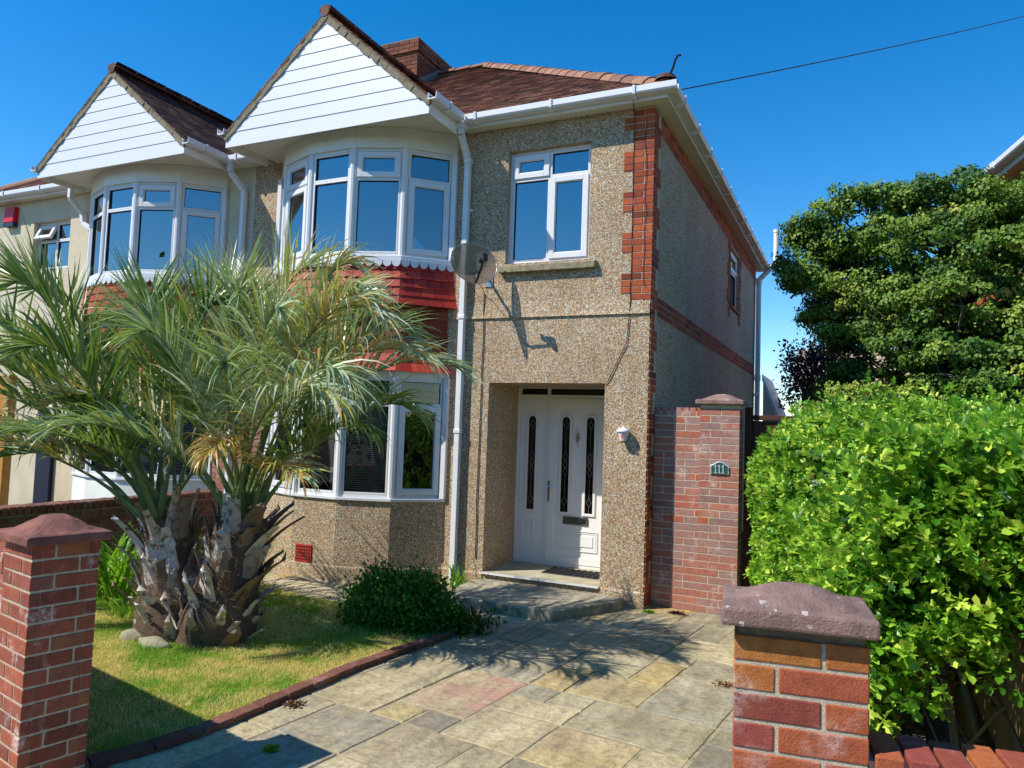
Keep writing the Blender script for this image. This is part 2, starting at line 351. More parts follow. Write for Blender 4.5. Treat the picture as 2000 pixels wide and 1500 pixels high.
# ------------------------------------------------------------ windows
def window(parent, O, U, Nn, Wd, H, cells, blind=None, glass='glass', label=None, depth=.07, frame=.032, name='window', rev=False, tilt=0):
    """O bottom left of the frame seen from outside; U along; Nn outward; cells (u0,u1,v0,v1,kind)"""
    O = Vector(O); U = Vector(U).normalized(); Nn = Vector(Nn).normalized(); Z = Vector((0,0,1))
    def bar(mb, u0, u1, v0, v1, w0, w1): mb.obox(O+U*u0+Z*v0+Nn*w0, U*(u1-u0), Z*(v1-v0), Nn*(w1-w0))
    def ring(mb, u0, u1, v0, v1, t, w0, w1):
        bar(mb, u0, u0+t, v0, v1, w0, w1); bar(mb, u1-t, u1, v0, v1, w0, w1); bar(mb, u0+t, u1-t, v0, v0+t, w0, w1); bar(mb, u0+t, u1-t, v1-t, v1, w0, w1)
    fr = MB(); ring(fr, 0, Wd, 0, H, frame, -depth, 0)
    for (a, b, c, d, k) in cells: ring(fr, a, b, c, d, .026, -depth+.002, -.002)
    fo = fr.build(name, M['upvc'], parent, bevel=.004, seg=2)
    if label: fo['label'] = label
    pn = MB(); sh = MB(); rub = MB()
    for (a, b, c, d, k) in cells:
        if k in ('s', 'o'):
            pn.cut(); sh.cut()
            e = .012; t = .062
            if k == 's': ring(sh, a+e, b-e, c+e, d-e, t, -.03, .016); ring(sh, a+e+t-.002, b-e-t+.002, c+e+t-.002, d-e-t+.002, .012, -.03, .006); bar(pn, a+e+t, b-e-t, c+e+t, d-e-t, -.02, -.016); ring(rub, a+e+t+.009, b-e-t-.009, c+e+t+.009, d-e-t-.009, .005, -.018, -.010)
            else:
                # top hung vent, pushed open at the foot
                an = R_(tilt or 12); h = d-c-2*e; w_ = b-a-2*e; P0 = O+U*(a+e)+Z*(d-e)+Nn*.016
                dn = (-Z*math.cos(an)+Nn*math.sin(an)); nn = (Nn*math.cos(an)+Z*math.sin(an))
                def sb(mb, u0, u1, v0, v1, w0, w1): mb.obox(P0+U*u0+dn*v0+nn*w0, U*(u1-u0), dn*(v1-v0), nn*(w1-w0))
                sb(sh, 0, t, 0, h, -.046, 0); sb(sh, w_-t, w_, 0, h, -.046, 0); sb(sh, t, w_-t, 0, t, -.046, 0); sb(sh, t, w_-t, h-t, h, -.046, 0); sb(pn, t, w_-t, t, h-t, -.032, -.028)
        else: pn.cut(); bar(pn, a+.02, b-.02, c+.02, d-.02, -.035, -.031); ring(rub, a+.026, b-.026, c+.026, d-.026, .005, -.033, -.012)
    pn.build('pane', M[glass], fo)
    if sh.f: sh.build('sash', M['upvc'], fo, bevel=.004, seg=2)
    rub.build('glazing_seal', M['black'], fo)
    if blind:
        bl = MB(); v = .05; w_ = -depth-.04
        while v < H-.05:
            bl.obox(O+U*.035+Z*v+Nn*w_, U*(Wd-.07), Nn*.013-Z*.015, Nn*.0008+Z*.001); v += .024
        bl.build('blind', M[blind], fo)
    return fo

# ================================================================ GROUND
def slab(mb, x0, x1, y0, y1, z): mb.quad((x0,y0,z),(x1,y0,z),(x1,y1,z),(x0,y1,z))
g = MB(); slab(g, -400, 400, -400, 400, -.06); tag(g.build('ground', M['soil']), kind='structure')
g = MB(); slab(g, -60, 60, -8.4, -5.75, -.015); tag(g.build('pavement', M['pave']), kind='structure')
g = MB(); slab(g, -60, 60, -15.5, -8.55, -.05); tag(g.build('road', M['asphalt']), kind='structure')
g = MB(); g.box(-60, 60, -8.55, -8.4, -.3, -.013); tag(g.build('kerb', M['concrete']), kind='structure')
g = MB(); slab(g, -60, 60, -18, -15.5, -.016); tag(g.build('far_pavement', M['pave']), kind='structure')

# paving stones, on a grid turned a few degrees
ga = R_(6.5); gu = Vector((math.cos(ga), -math.sin(ga), 0)); gv = Vector((math.sin(ga), math.cos(ga), 0)); GO = Vector((-.218, -3.488, 0)); GS = .272
EDGE = [(-2.62,-1.50),(-2.2,-1.50),(-1.75,-1.53),(-1.35,-1.62),(-1.17,-1.86),(-1.2,-2.2),(-1.28,-2.65),(-1.335,-3.08),(-1.36,-3.8),(-1.39,-4.47),(-1.45,-4.75),(-1.56,-5.05),(-1.75,-5.4)]
m = Mt('sandstone_paving')
SST = [(0,'#8f8975'),(.14,'#b0a588'),(.28,'#999383'),(.42,'#baad8e'),(.56,'#9f977f'),(.7,'#b0a077'),(.8,'#827b70'),(.86,'#ae9765'),(.93,'#a3967c'),(1,'#aca38a')]
cc = m.ramp(m.attr(0), SST, 'CONSTANT'); n1 = m.noise(3.5, 6, .65); n2 = m.noise(22, 6, .7); n4 = m.noise(5, 3, .6, m.co((1,3,1)))
cc = m.mix(m.ramp(n1.outputs[0], [(.35,(0,0,0)),(.7,(.7,.7,.7))]), cc, m.mix(1., cc, '#a89f86', 'MULTIPLY'))
cc = m.mix(m.ramp(n4.outputs[0], [(.5,(0,0,0)),(.72,(.4,.4,.4))]), cc, '#a4905c')
n6 = m.noise(1.7, 7, .75); cc = m.mix(m.ramp(n6.outputs[0], [(.45,(0,0,0)),(.68,(.6,.6,.6))]), cc, '#6f6a5e')
n7 = m.noise(1.3, 5, .7, m.co((1,1,1.7))); cc = m.mix(m.ramp(n7.outputs[0], [(.5,(0,0,0)),(.7,(.5,.5,.5))]), cc, '#bdb193')
cc = m.mix(m.ramp(n2.outputs[0], [(.4,(0,0,0)),(.8,(.5,.5,.5))]), cc, '#4d483c')
cc = m.mix(m.math('MULTIPLY', m.attr(2), m.ramp(m.noise(2.2, 3, .6).outputs[0], [(.38,(0,0,0)),(.6,(1,1,1))])), cc, '#a3706a')
n8 = m.noise(11, 9, .8); cc = m.mix(m.ramp(n8.outputs[0], [(.5,(0,0,0)),(.62,(.45,.45,.45))]), cc, '#5d5648')
n9 = m.noise(90, 4, .8); cc = m.mix(m.ramp(n9.outputs[0], [(.5,(0,0,0)),(.7,(.4,.4,.4))]), cc, '#4d4739')
m.base(cc); m.rough(.8, .3)
wv = m.n('TexWave', Vector=m.co((1.2,.5,1)), Scale=1.6, Distortion=9, Detail=4); m.bump(n2.outputs[0], .6, .016, m.bump(wv.outputs[1], .3, .02))
M['slab'] = m.m
used = {}
stones = []
def put(i, j, w, h, col=None):
    for a in range(i, i+w):
        for b in range(j, j+h):
            if (a, b) in used: return False
    for a in range(i, i+w):
        for b in range(j, j+h): used[(a, b)] = 1
    stones.append((i, j, w, h, col)); return True
put(-2,0,2,3,(.2,.5,.55)); put(-1,-1,1,1,(.82,.5,0)); put(0,-1,2,2,(.44,.5,0)); put(2,-1,2,2,(.75,.5,.1)); put(2,1,3,2,(.57,.5,0)); put(0,1,2,1,(.45,.3,0)); put(1,3,2,2,(.73,.6,0)); put(0,2,1,1,(.3,.5,0)); put(1,2,1,1,(.6,.5,0))
put(-4,-1,3,2,(.15,.5,0)) or put(-4,-1,2,2,(.15,.5,0)); put(-3,-3,2,2,(.3,.5,0)); put(-1,-3,2,2,(.95,.5,0)); put(1,-3,1,2,(.2,.5,0)); put(2,-3,3,2,(.05,.5,0)); put(4,-1,1,2,(.5,.5,0)); put(3,3,2,3,(.35,.4,0))
sz = [(2,2),(3,2),(2,3),(2,1),(1,2),(1,1),(2,2),(1,2),(2,1)]
for j in range(-10, 15):
    for i in range(-16, 10):
        if (i, j) in used: continue
        opts = sz[:]; rnd.shuffle(opts)
        for w, h in opts+[(1,1)]:
            if put(i, j, w, h): break
pv = MB()
for i, j, w, h, col in stones:
    jt = .009; a = GO+gu*(i*GS+jt)+gv*(j*GS+jt); du = gu*(w*GS-2*jt); dv = gv*(h*GS-2*jt)
    cen = a+(du+dv)/2
    if cen.y < -6.2 or cen.x < -4.6 or cen.x > 2.3: continue
    if cen.x > 1.35 and cen.y > -.6: continue
    zz = rnd.uniform(-.003, .003)
    J = lambda: Vector((rnd.uniform(-.005,.005), rnd.uniform(-.005,.005), 0))
    # slightly ragged outline
    pts = []
    cs = [a, a+du, a+du+dv, a+dv]
    for k in range(4):
        p, q = cs[k], cs[(k+1)%4]; n = max(2, int((q-p).length/.12)); nrm = Vector(((q-p).y, -(q-p).x, 0)).normalized()
        for s_ in range(n): pts.append(p+(q-p)*(s_/n)+nrm*rnd.uniform(-.006, .003)+Vector((0,0,zz)))
    pv.prism([p-Vector((0,0,.04)) for p in pts], (0,0,.04), col or (rnd.random(), rnd.random(), 0))
pv_o = tag(pv.build('driveway_paving', M['slab'], bevel=.005), kind='structure')
g = MB(); g.quad((-5.2,-6,-.012),(2.4,-6,-.012),(2.4,.3,-.012),(-5.2,.3,-.012)); g.v=[(a,b,-.006) for a,b,c in g.v]; tag(g.build('paving_joints', M['joint']), kind='structure')

# lawn
LZ = .012
mL = Mt('turf'); c = mL.ramp(mL.noise(1.6, 5, .65).outputs[0], [(.32,'#3f5a1c'),(.46,'#6d7230'),(.56,'#8e7f47'),(.7,'#5c6c28')]); mL.base(c); mL.rough(.95, .1); mL.bump(mL.noise(70, 4).outputs[0], .8, .02)
lawnpoly = [(-5.55,-1.3),(-4.6,-1.15),(-3.9,-1.28),(-3.2,-1.5)]+[(x, y) for x, y in EDGE[0:]]+[(-5.55,-5.4)]
g = MB(); g.prism([(x, y, -.05) for x, y in lawnpoly][::-1], (0,0,.05+LZ)); tag(g.build('lawn', mL.m), kind='structure')
def inpoly(x, y, P):
    r = np.zeros(x.shape, bool); n = len(P); j = n-1
    for i in range(n):
        xi, yi = P[i]; xj, yj = P[j]
        r ^= ((yi > y) != (yj > y)) & (x < (xj-xi)*(y-yi)/(yj-yi+1e-12)+xi); j = i
    return r
n = 150000; x = nr.uniform(-5.5, -1.1, n); y = nr.uniform(-5.4, -1.1, n)
k = inpoly(x, y, lawnpoly) & ~(((x+3.0)/.5)**2+((y+3.0)/.35)**2 < .7); x = x[k]; y = y[k]; n = len(x)
pz = np.stack([x, y, np.full(n, LZ-.002)], 1)
lum = (np.sin(x*2.1+1.3*np.sin(y*1.7))+np.sin(y*2.9+x*1.1+2))*.25+.5
D = np.zeros((n, 3)); D[:, 2] = 1.0; X, Y, Z = frames(n, D, .42)
hgt = nr.uniform(.014, .036, n)*np.where(nr.random(n) < .03, 1.9, 1)*(.7+.5*lum)*np.where((x > -2.3) & (y > -2.4), 1.5, 1)
mg = Mt('grass_blade'); gm = mg.noise(.9, 5, .62); gm2 = mg.attr(0)
f1 = mg.math('ADD', mg.math('MULTIPLY_ADD', gm.outputs[0], 1.5, -.235), mg.math('MULTIPLY', mg.math('SUBTRACT', gm2, .5), .16))
cg = mg.ramp(f1, [(.24,'#48901a'),(.38,'#68a826'),(.455,'#a5b04e'),(.49,'#e0c886'),(.58,'#e0c88a'),(.61,'#a8b046'),(.68,'#62a226'),(.8,'#4c901c')])
mg.base(cg); mg.rough(.55, .25); tr = mg.n('BsdfTranslucent'); mg.l(cg, tr.inputs[0]); mx = mg.n('MixShader'); mx.inputs[0].default_value = .4
mg.l(mg.b.outputs[0], mx.inputs[1]); mg.l(tr.outputs[0], mx.inputs[2]); mg.l(mx.outputs[0], mg.t.nodes['Material Output'].inputs[0]); M['grass'] = mg.m
tag(cloud('grass', M['grass'], [(-.5,0,0),(.5,0,0),(.3,.55,.08),(-.3,.55,.08),(0,1,.3)], [(0,1,2,3),(3,2,4)], pz, X, Y, Z, np.stack([np.full(n, .0042), hgt, hgt], 1)), 'short patchy green and straw coloured lawn grass', 'grass', kind='stuff')

# brick edging along the lawn
ed = MB(); pts = [Vector((x_, y_, 0)) for x_, y_ in EDGE]
for a, b in zip(pts[:-1], pts[1:]):
    d = b-a; n = max(1, round(d.length/.215)); t = d.normalized(); s_ = Vector((t.y, -t.x, 0))
    if s_.x+s_.y*.2 < 0: s_ = -s_
    for i in range(n):
        p = a+d*(i/n)+t*.005; ed.obox(p-Vector((0,0,.04))-s_*.095, t*(d.length/n-.01), s_*.1, Vector((0,0,.083+rnd.uniform(-.004,.004))))
M['edgebrick'] = m_brick('edging_brick', [(0,'#5d4038'),(.5,'#6f4a40'),(1,'#7d5648')], .3)
tag(ed.build('lawn_edging', M['edgebrick'], bevel=.004), 'curved row of dark red bricks edging the lawn beside the paving', 'edging')

# ================================================================ OUR HOUSE
H1 = thing('pebbledash_house', 'pebbledashed house with red brick corner, white gabled bay and white front door', 'house', (-2.8, 0, 0), 'houses')
ZT = 5.375
xs = [-5.68, -1.896, -1.745, -.72, -.487, 0]; zs = [0, .16, 2.353, 3.74, 5.08, ZT+.1]
def sol(i, j):
    if 1 <= i <= 3 and j in (0, 1): return False
    if i == 2 and j == 3: return False
    return True
w = MB(); wallgrid(w, xs, zs, sol, 0, .25)
# side and rear walls
zs2 = [0, 3.9, 4.0, 5.13, ZT+.1]
w.box(-.25, 0, .25, 5.29, 0, ZT+.1); w.box(-.25, 0, 6.24, 8.7, 0, ZT+.1); w.box(-.25, 0, 5.29, 6.24, 0, 4.08); w.box(-.25, 0, 5.29, 6.24, 5.09, ZT+.1)
w.box(-5.68, -.25, 8.45, 8.7, 0, ZT+.1)
# porch reveals
w.box(-2.1, -1.896, .25, 1.0, 0, 2.353); w.box(-.487, -.3, .25, 1.0, 0, 2.353); w.box(-2.1, -.3, .25, 1.0, 2.353, 2.5)
# plinth and string course lips (bell casts)
w.prism([(-.487,-.016,.0),(-.487,-.016,.15),(-.487,-.001,.17),(-.487,-.001,0)][::-1], (.487-.001,0,0)); w.prism([(-2.42,-.016,.0),(-2.42,-.016,.15),(-2.42,-.001,.17),(-2.42,-.001,0)][::-1], (.524,0,0))
w.prism([(-2.42,-.022,3.105),(-2.42,-.012,3.15),(-2.42,-.001,3.3),(-2.42,-.001,3.105)], (2.41,0,0))
w.build('wall', M['dash'], H1)
w = MB(); w.box(-1.896, -.487, .0, 1.0, -.0, .155); w.build('porch_base', M['dash'], H1)
w = MB(); w.box(-1.896, -.487, -.03, .99, .156, .176); w.build('porch_floor', M['porch'], H1, bevel=.003)
w = MB(); w.box(-1.89, -.49, -.036, -.031, .158, .178); w.build('threshold_strip', M['upvc'], H1)

# bay
BX = -3.82
BP = [(-2.45,0),(-2.90,-.435),(-3.50,-.66),(-4.14,-.66),(-4.74,-.435),(-5.19,0)]
def bayring(off, cx, pts=BP, src=BX):
    out = []
    P = [Vector((x_-src, y_, 0)) for x_, y_ in pts]; n = len(P)
    for i, p in enumerate(P):
        ns = []
        if i > 0: d = (P[i]-P[i-1]).normalized(); ns.append(Vector((-d.y, d.x, 0))*-1 if False else Vector((d.y*-1, d.x, 0)))
        if i < n-1: d = (P[i+1]-P[i]).normalized(); ns.append(Vector((-d.y, d.x, 0)))
        # points run right to left, outward normal is the one pointing to -y side / away from the bay centre
        ns = [v if v.dot(Vector((p.x, p.y-.35, 0))) > 0 else -v for v in ns]
        b = sum(ns, Vector()).normalized(); k = off/max(.3, b.dot(ns[0]))
        if i in (0, n-1): q = p+Vector((math.copysign(1, p.x)*off*1.1, 0, 0))
        else: q = p+b*k
        out.append((q.x+cx, q.y))
    return out
def bayprism(mb, off, z0, z1, cx, c=None):
    r = bayring(off, cx); mb.prism([(x_, y_, z0) for x_, y_ in r][::-1], (0,0,z1-z0), c)
def bayshell(mb, off0, z0, off1, z1, cx):
    a = bayring(off0, cx); b = bayring(off1, cx)
    for i in range(len(a)-1): mb.quad((*a[i+1], z0), (*a[i], z0), (*b[i], z1), (*b[i+1], z1))
def bay(parent, cx, upper, lower, wallm, tilem, midm, lab, mirror=False):
    w = MB(); bayprism(w, 0, -.05, .93, cx); bayprism(w, .016, -.05, .15, cx); bayshell(w, .016, .15, .001, .17, cx)
    w.build('bay_wall', wallm, parent)
    w = MB(); bayprism(w, .028, .93, .965, cx); w.build('bay_sill', M['upvc'], parent, bevel=.004)
    w = MB(); bayprism(w, .03, 3.765, 3.815, cx); w.build('bay_sill', M['upvc'], parent, bevel=.004)
    # solid dark cores added behind the panes in place of unlit rooms
    w = MB(); bayprism(w, -.17, .967, 2.395, cx); w.cut(); bayprism(w, -.17, 3.82, 5.12, cx); w.build('dark_room_backing', M['room_dark'], parent)
    # head fascia
    w = MB(); bayprism(w, .012, 5.13, 5.372, cx); bayprism(w, .022, 5.118, 5.14, cx); w.build('bay_fascia', M['cream_pvc'], parent, bevel=.003)
    w = MB(); bayprism(w, .014, 2.395, 2.46, cx); w.build('bay_head', M['upvc'], parent, bevel=.003)
    # tile hanging
    core = MB(); bayprism(core, -.06, 2.46, 3.765, cx); core.build('tile_backing', M['mortar_dark'], parent)
    def hung(z0, z1, o0, o1, rows, mat, name):
        mb = MB()
        for r in range(rows):
            f0 = r/rows; f1 = (r+1.25)/rows
            za = z0+(z1-z0)*f0; zb = min(z1, z0+(z1-z0)*f1); oa = o0+(o1-o0)*(f0**.6); ob = o0+(o1-o0)*(min(1, f1)**.6)
            A = bayring(oa+.02, cx); B = bayring(ob, cx); A2 = bayring(oa+.004, cx)
            for i in range(5):
                p0, p1 = Vector((*A[i], za)), Vector((*A[i+1], za)); q0, q1 = Vector((*B[i], zb)), Vector((*B[i+1], zb)); s0, s1 = Vector((*A2[i], za)), Vector((*A2[i+1], za))
                n = 4; sh = .5 if r % 2 else 0; cuts = [0]+[(k+sh)/n for k in range(0 if sh else 1, n)]+[1]
                for a, b in zip(cuts[:-1], cuts[1:]):
                    a_, b_ = a+.004, b-.004; dz = Vector((0,0,rnd.uniform(-.004,.004)))
                    v = [p0.lerp(p1, a_)+dz, p0.lerp(p1, b_)+dz, q0.lerp(q1, b_), q0.lerp(q1, a_), s0.lerp(s1, a_)+dz, s0.lerp(s1, b_)+dz]
                    mb.add(v, [(1,0,3,2),(0,1,5,4)])
        mb.build(name, mat, parent)
    hung(3.24, 3.765, .075, .0, 5, tilem, 'hung_tiles'); hung(2.66, 3.30, -.03, -.04, 6, midm, 'mid_hung_tiles'); hung(2.45, 2.68, .085, -.02, 2, tilem, 'hung_tiles')
    # scalloped trim
    sc_ = MB(); r = bayring(.034, cx)
    for i in range(5):
        a = Vector((*r[i], 3.768)); b = Vector((*r[i+1], 3.768)); d = (b-a); t = d.normalized(); nn = Vector((-t.y, t.x, 0)); n = 6; L = d.length/n
        nn = nn if nn.y < 0 or abs(nn.y) < .2 and (nn.x*(a.x-cx) > 0) else -nn
        for k in range(n):
            o = a+t*(L*(k+.5)); poly = [o+t*(-L/2), o+t*(L/2)]+[o+t*(math.cos(q)*L*.46)+Vector((0,0,-.03-math.sin(q)*.055)) for q in [math.pi*s/8 for s in range(9)]]
            sc_.prism(poly, nn*.008)
    sc_.build('scalloped_trim', M['upvc'], parent)
    for zz0, zz1, cfg, tr_, gl in ((.965, 2.397, lower, 2.06, 'glass_low'), (3.815, 5.12, upper, 4.755, 'glass')):
        rg = bayring(-.012, cx)
        for i in range(5):
            # facet i from right to left: seen from outside left end is the higher index
            a = Vector((*rg[i+1], zz0)); b = Vector((*rg[i], zz0)); Wd = (b-a).length; t = (b-a).normalized(); nn = Vector((t.y, -t.x, 0))
            H = zz1-zz0; m_ = .034; tv = tr_-zz0; kt, kb, bl = cfg[i]
            window(parent, a+t*.012, t, nn, Wd-.024, H, [(m_, Wd-.024-m_, m_, tv, kb), (m_, Wd-.024-m_, tv, H-m_, kt)], blind=bl, glass=gl)
    cp = MB()
    for zz0, zz1 in ((.965,2.397),(3.815,5.12)):
        for x_, y_ in bayring(-.03, cx)[1:-1]: cp.cut(); cp.tube([(x_, y_, zz0), (x_, y_, zz1)], .044, 8)
        for s_, (x_, y_) in ((1, BP[0]), (-1, BP[-1])): xx = x_-BX+cx; cp.cut(); cp.box(xx-.035, xx+.035, -.05, .0-.001, zz0, zz1)
    cp.build('corner_post', M['upvc'], parent, bevel=.004)
bay(H1, BX, [('f','s','blind_dark'),('s','f','blind_dark'),('f','f','blind_dark'),('s','s','blind'),('f','f','blind')],
    [('f','s',None),('f','f','blind'),('f','f','blind'),('f','s','blind'),('f','f','blind')], M['dash'], M['redtile'], M['browntile'], '')
# slatted blinds sit deeper behind the sky-mirroring panes
ab = MB(); ab.box(-4.06, -3.82, -.675, -.661, .17, .375)
ab.build('air_brick', M['terracotta'], H1, bevel=.003)
hl = MB()
for a in range(6):
    for b in range(5): hl.box(-4.04+a*.036, -4.04+a*.036+.022, -.6765, -.6755, .19+b*.036, .19+b*.036+.022)
hl.build('vent_holes', M['black'], H1)

# gable over the bay
def gable(parent, cx, hw, zb, ze, za, tilem, ridgem):
    y0 = -.88; sl = (za-ze)/hw; back = 2.0
    # weather boards as individual lapped strips
    g = MB(); z = zb; k = 0; h = .158; first = True
    while z < za-.02:
        z1 = min(z+(h if not first else .19), za); first = False
        def xw(zz): return hw if zz <= ze else max(0, (za-zz)/sl)
        a, b = xw(z), xw(z1); mid = ze if z < ze < z1 else None
        f0, f1 = y0-.018, y0-.0115
        def pt(x_, yy, zz): return (cx+x_, yy, zz)
        if mid: poly = [pt(-a,f0,z), pt(a,f0,z), pt(hw,f0+.008,mid), pt(b,f1,z1), pt(-b,f1,z1), pt(-hw,f0+.008,mid)]
        else: poly = [pt(-a,f0,z), pt(a,f0,z), pt(b,f1,z1), pt(-b,f1,z1)]
        nv = len(poly)
        g.add(poly+[(p[0], y0, p[2]) for p in poly], [tuple(range(nv)), tuple(range(nv, 2*nv))[::-1]]+[(i, i+nv, (i+1)%nv+nv, (i+1)%nv) for i in range(nv)])
        z = z1+.0035
    g.build('gable_boards', M['board'], parent)
    # shadow gap backing
    b = MB(); b.prism([(cx-hw+.002,y0-.0098,zb+.01),(cx+hw-.002,y0-.0098,zb+.01),(cx+hw-.002,y0-.0098,ze),(cx,y0-.0098,za-.01),(cx-hw+.002,y0-.0098,ze)][::-1], (0,.03,0)); b.build('gable_backing', M['soffit'], parent)
    # side boards and soffit
    s = MB(); s.box(cx+hw-.02, cx+hw, y0+.003, -.16, zb, ze-.02); s.cut(); s.box(cx-hw, cx-hw+.02, y0+.003, -.16, zb, ze-.02); s.build('side_fascia', M['cream_pvc'], parent, bevel=.003)
    s = MB(); y = y0+.025
    while y < -.01: s.box(cx-hw+.021, cx+hw-.021, y, min(y+.094, 0), 5.374, 5.386); y += .098
    s.build('soffit', M['soffit'], parent, bevel=.002)
    # roof deck + tiles
    vz = Vector((0, 0, 1)); n_ = MB()
    for sg in (-1, 1):
        up_ = Vector((-sg, 0, sl)).normalized(); nn = Vector((sg*sl, 0, 1)).normalized(); e = Vector((cx+sg*(hw+.05), y0-.035, ze-.05*sl+.012))
        L = math.hypot(hw+.05, (hw+.05)*sl)
        n_.obox(e-nn*.02+Vector((0,.02,0)), (0,back+.9,0), up_*L, nn*.018)
        t = MB(); nu = int((back+.9)/.165)
        if sg > 0: tiles(t, e, (0,1,0), up_, nn, nu, int(L/.1)+1, ok=lambda c: c.y > y0-.05)
        else: tiles(t, e+Vector((0,nu*.165,0)), (0,-1,0), up_, nn, nu, int(L/.1)+1, ok=lambda c: c.y > y0-.05)
        t.build('roof_tiles', tilem, parent)
        # verge bedding: ragged mortar band under tile ends
        vg = MB(); m_ = 26
        for k in range(m_):
            q0 = e+up_*(L*k/m_); q1 = e+up_*(L*(k+1)/m_); d0 = rnd.uniform(.055,.075)
            vg.obox(q0-nn*(.021+d0)+Vector((0,.005+rnd.uniform(-.006,.006),0)), q1-q0, (0,.035,0), nn*d0)
            if k % 1 == 0: vg.obox(q0-nn*.020+Vector((0,.002,0)), (q1-q0)*.96, (0,.06,0), nn*.012)
        vg.build('verge', M['verge'], parent)
    n_.build('roof_deck', M['mortar_dark'], parent)
    r = MB(); ridge_run(r, (cx, y0-.04, za+.055), (cx, back, za+.055), r=.092); r.lathe((cx, y0-.042, za+.02), [(0,0),(.066,0)], ax=(0,-1,0), n=16); r.build('ridge_tiles', ridgem, parent)
gable(H1, BX, 1.51, 5.272, 5.45, 6.726, M['rooftile'], M['darkridge'])

# main roof, eaves, gutters
SP = .686; RO = .2; ZR = 5.49
def slope_z(y): return ZR+SP*(y+RO)
DEP = 8.9; RY = DEP/2-.1; RZ = slope_z(RY)
def mainroof(parent, x0, x1, hipR, hipL, tilem, ridgem):
    d = MB(); e = RY+RO
    xr = x1+RO if hipR else x1; xl = x0-RO if hipL else x0
    A = (xl,-RO,ZR-.02); B = (xr,-RO,ZR-.02); Cc = (xr-(e if hipR else 0), RY, RZ-.02); Dd = (xl+(e if hipL else 0), RY, RZ-.02)
    E_ = (xl, DEP-RO+.2, ZR-.02); F_ = (xr, DEP-RO+.2, ZR-.02)
    d.quad(A, B, Cc, Dd); d.quad(F_, E_, Dd, Cc)
    if hipR: d.add([B, F_, Cc], [(0,1,2)])
    if hipL: d.add([E_, A, Dd], [(0,1,2)])
    d.build('roof_deck', tilem, parent)
    vv = Vector((0,1,SP)).normalized(); nn = Vector((0,-SP,1)).normalized(); L = e*math.hypot(1,SP)
    def ok(c):
        t = c.y+RO
        if hipR and c.x > xr-t-.02: return False
        if hipL and c.x < xl+t+.02: return False
        if not (x0-RO < c.x < x1+RO): return False
        for cx, zz in ((BX, 6.78), (-7.585, 6.74)):
            if c.z < zz-.845*abs(c.x-cx)-.08 and c.y < 2.2: return False
        return True
    t = MB(); nu = int((xr-xl)/.165)+1; tiles(t, (xl,-RO-.03,ZR-.005-.03*SP), (1,0,0), vv, nn, nu, int(L/.1)+1, ok=ok); t.build('roof_tiles', tilem, parent)
    r = MB()
    if hipR: ridge_run(r, (xr-.05,-RO+.05,ZR+.02), (xr-e, RY, RZ+.025), r=.15, up_=(0,0,1)); ridge_run(r, (xr-e, RY, RZ+.025), (x0, RY, RZ+.025), r=.15)
    if hipL: ridge_run(r, (xl+.05,-RO+.05,ZR+.02), (xl+e, RY, RZ+.025), r=.15); ridge_run(r, (xl+e, RY, RZ+.025), (x1, RY, RZ+.025), r=.15)
    r.build('ridge_tiles', ridgem, parent)
    bd_ = MB()
    if hipR: bd_.tube([(xr-.25,-RO+.25,ZR+.18*SP), (xr-e, RY, RZ-.02), (x0, RY, RZ-.02)], .085, 6)
    if hipL: bd_.tube([(xl+.25,-RO+.25,ZR+.18*SP), (xl+e, RY, RZ-.02), (x1, RY, RZ-.02)], .085, 6)
    bd_.build('ridge_bedding', M['verge'], parent)
mainroof(H1, -5.68, 0, True, False, M['rooftile'], M['ridge'])
# hip iron
hi = MB(); hi.tube([(.12,-.12,5.56),(.2,-.2,5.60),(.235,-.235,5.64),(.26,-.26,5.70),(.30,-.30,5.735),(.33,-.33,5.71)], .012, 6); hi.build('hip_iron', M['black'], H1)
rl = MB(); rl.lathe((.14,-.14,5.55), [(0,.07),(.1,.05),(.125,0)], n=14); rl.build('hip_end', M['darkridge'], H1)

def gutter_x(mb, br, x0, x1, y, z):   # along x, y = back face
    mb.cut(); prof = [(0,0),(-.10,0),(-.115,.02),(-.115,.085),(-.105,.085),(-.10,.02),(-.012,.015),(-.012,.08),(0,.08)]
    mb.prism([(x0, y+a, z+b) for a, b in prof], (x1-x0,0,0))
    x_ = x0+.25
    while x_ < x1:
        br.cut(); br.prism([(x_, y+a*1.04, z+b) for a, b in [(0,-.025),(-.06,-.03),(-.12,.0),(-.125,.09),(-.116,.09),(-.116,.0),(0,0)]], (.03,0,0)); x_ += .95
def gutter_y(mb, br, y0, y1, x, z, sg=1):
    mb.cut(); prof = [(0,0),(.10,0),(.115,.02),(.115,.085),(.105,.085),(.10,.02),(.012,.015),(.012,.08),(0,.08)]
    mb.prism([(x+sg*a, y0, z+b) for a, b in prof], (0,y1-y0,0)); y_ = y0+.3
    while y_ < y1:
        br.cut(); br.prism([(x+sg*a*1.04, y_, z+b) for a, b in [(0,-.025),(.06,-.03),(.12,.0),(.125,.09),(.116,.09),(.116,.0),(0,0)]], (0,.03,0)); y_ += .8
fz0, fz1 = 5.365, 5.47; gz = 5.405
f = MB(); f.box(-2.31, .15, -.172, -.152, fz0, fz1); f.cut(); f.box(.152, .172, -.172, 8.85, fz0, fz1); f.build('fascia', M['board'], H1, bevel=.003)
f = MB(); f.box(-2.31, .152, -.1515, -.0, 5.376, 5.388); f.cut(); f.box(0.0, .1515, 0, 8.85, 5.376, 5.388); f.build('eaves_soffit', M['soffit'], H1)
gm_ = MB(); gb = MB(); gutter_x(gm_, gb, -2.33, .29, -.173, gz); gutter_y(gm_, gb, -.172, 8.95, .173, gz); gutter_y(gm_, gb, -.94, -.30, BX+1.512, gz+.0)
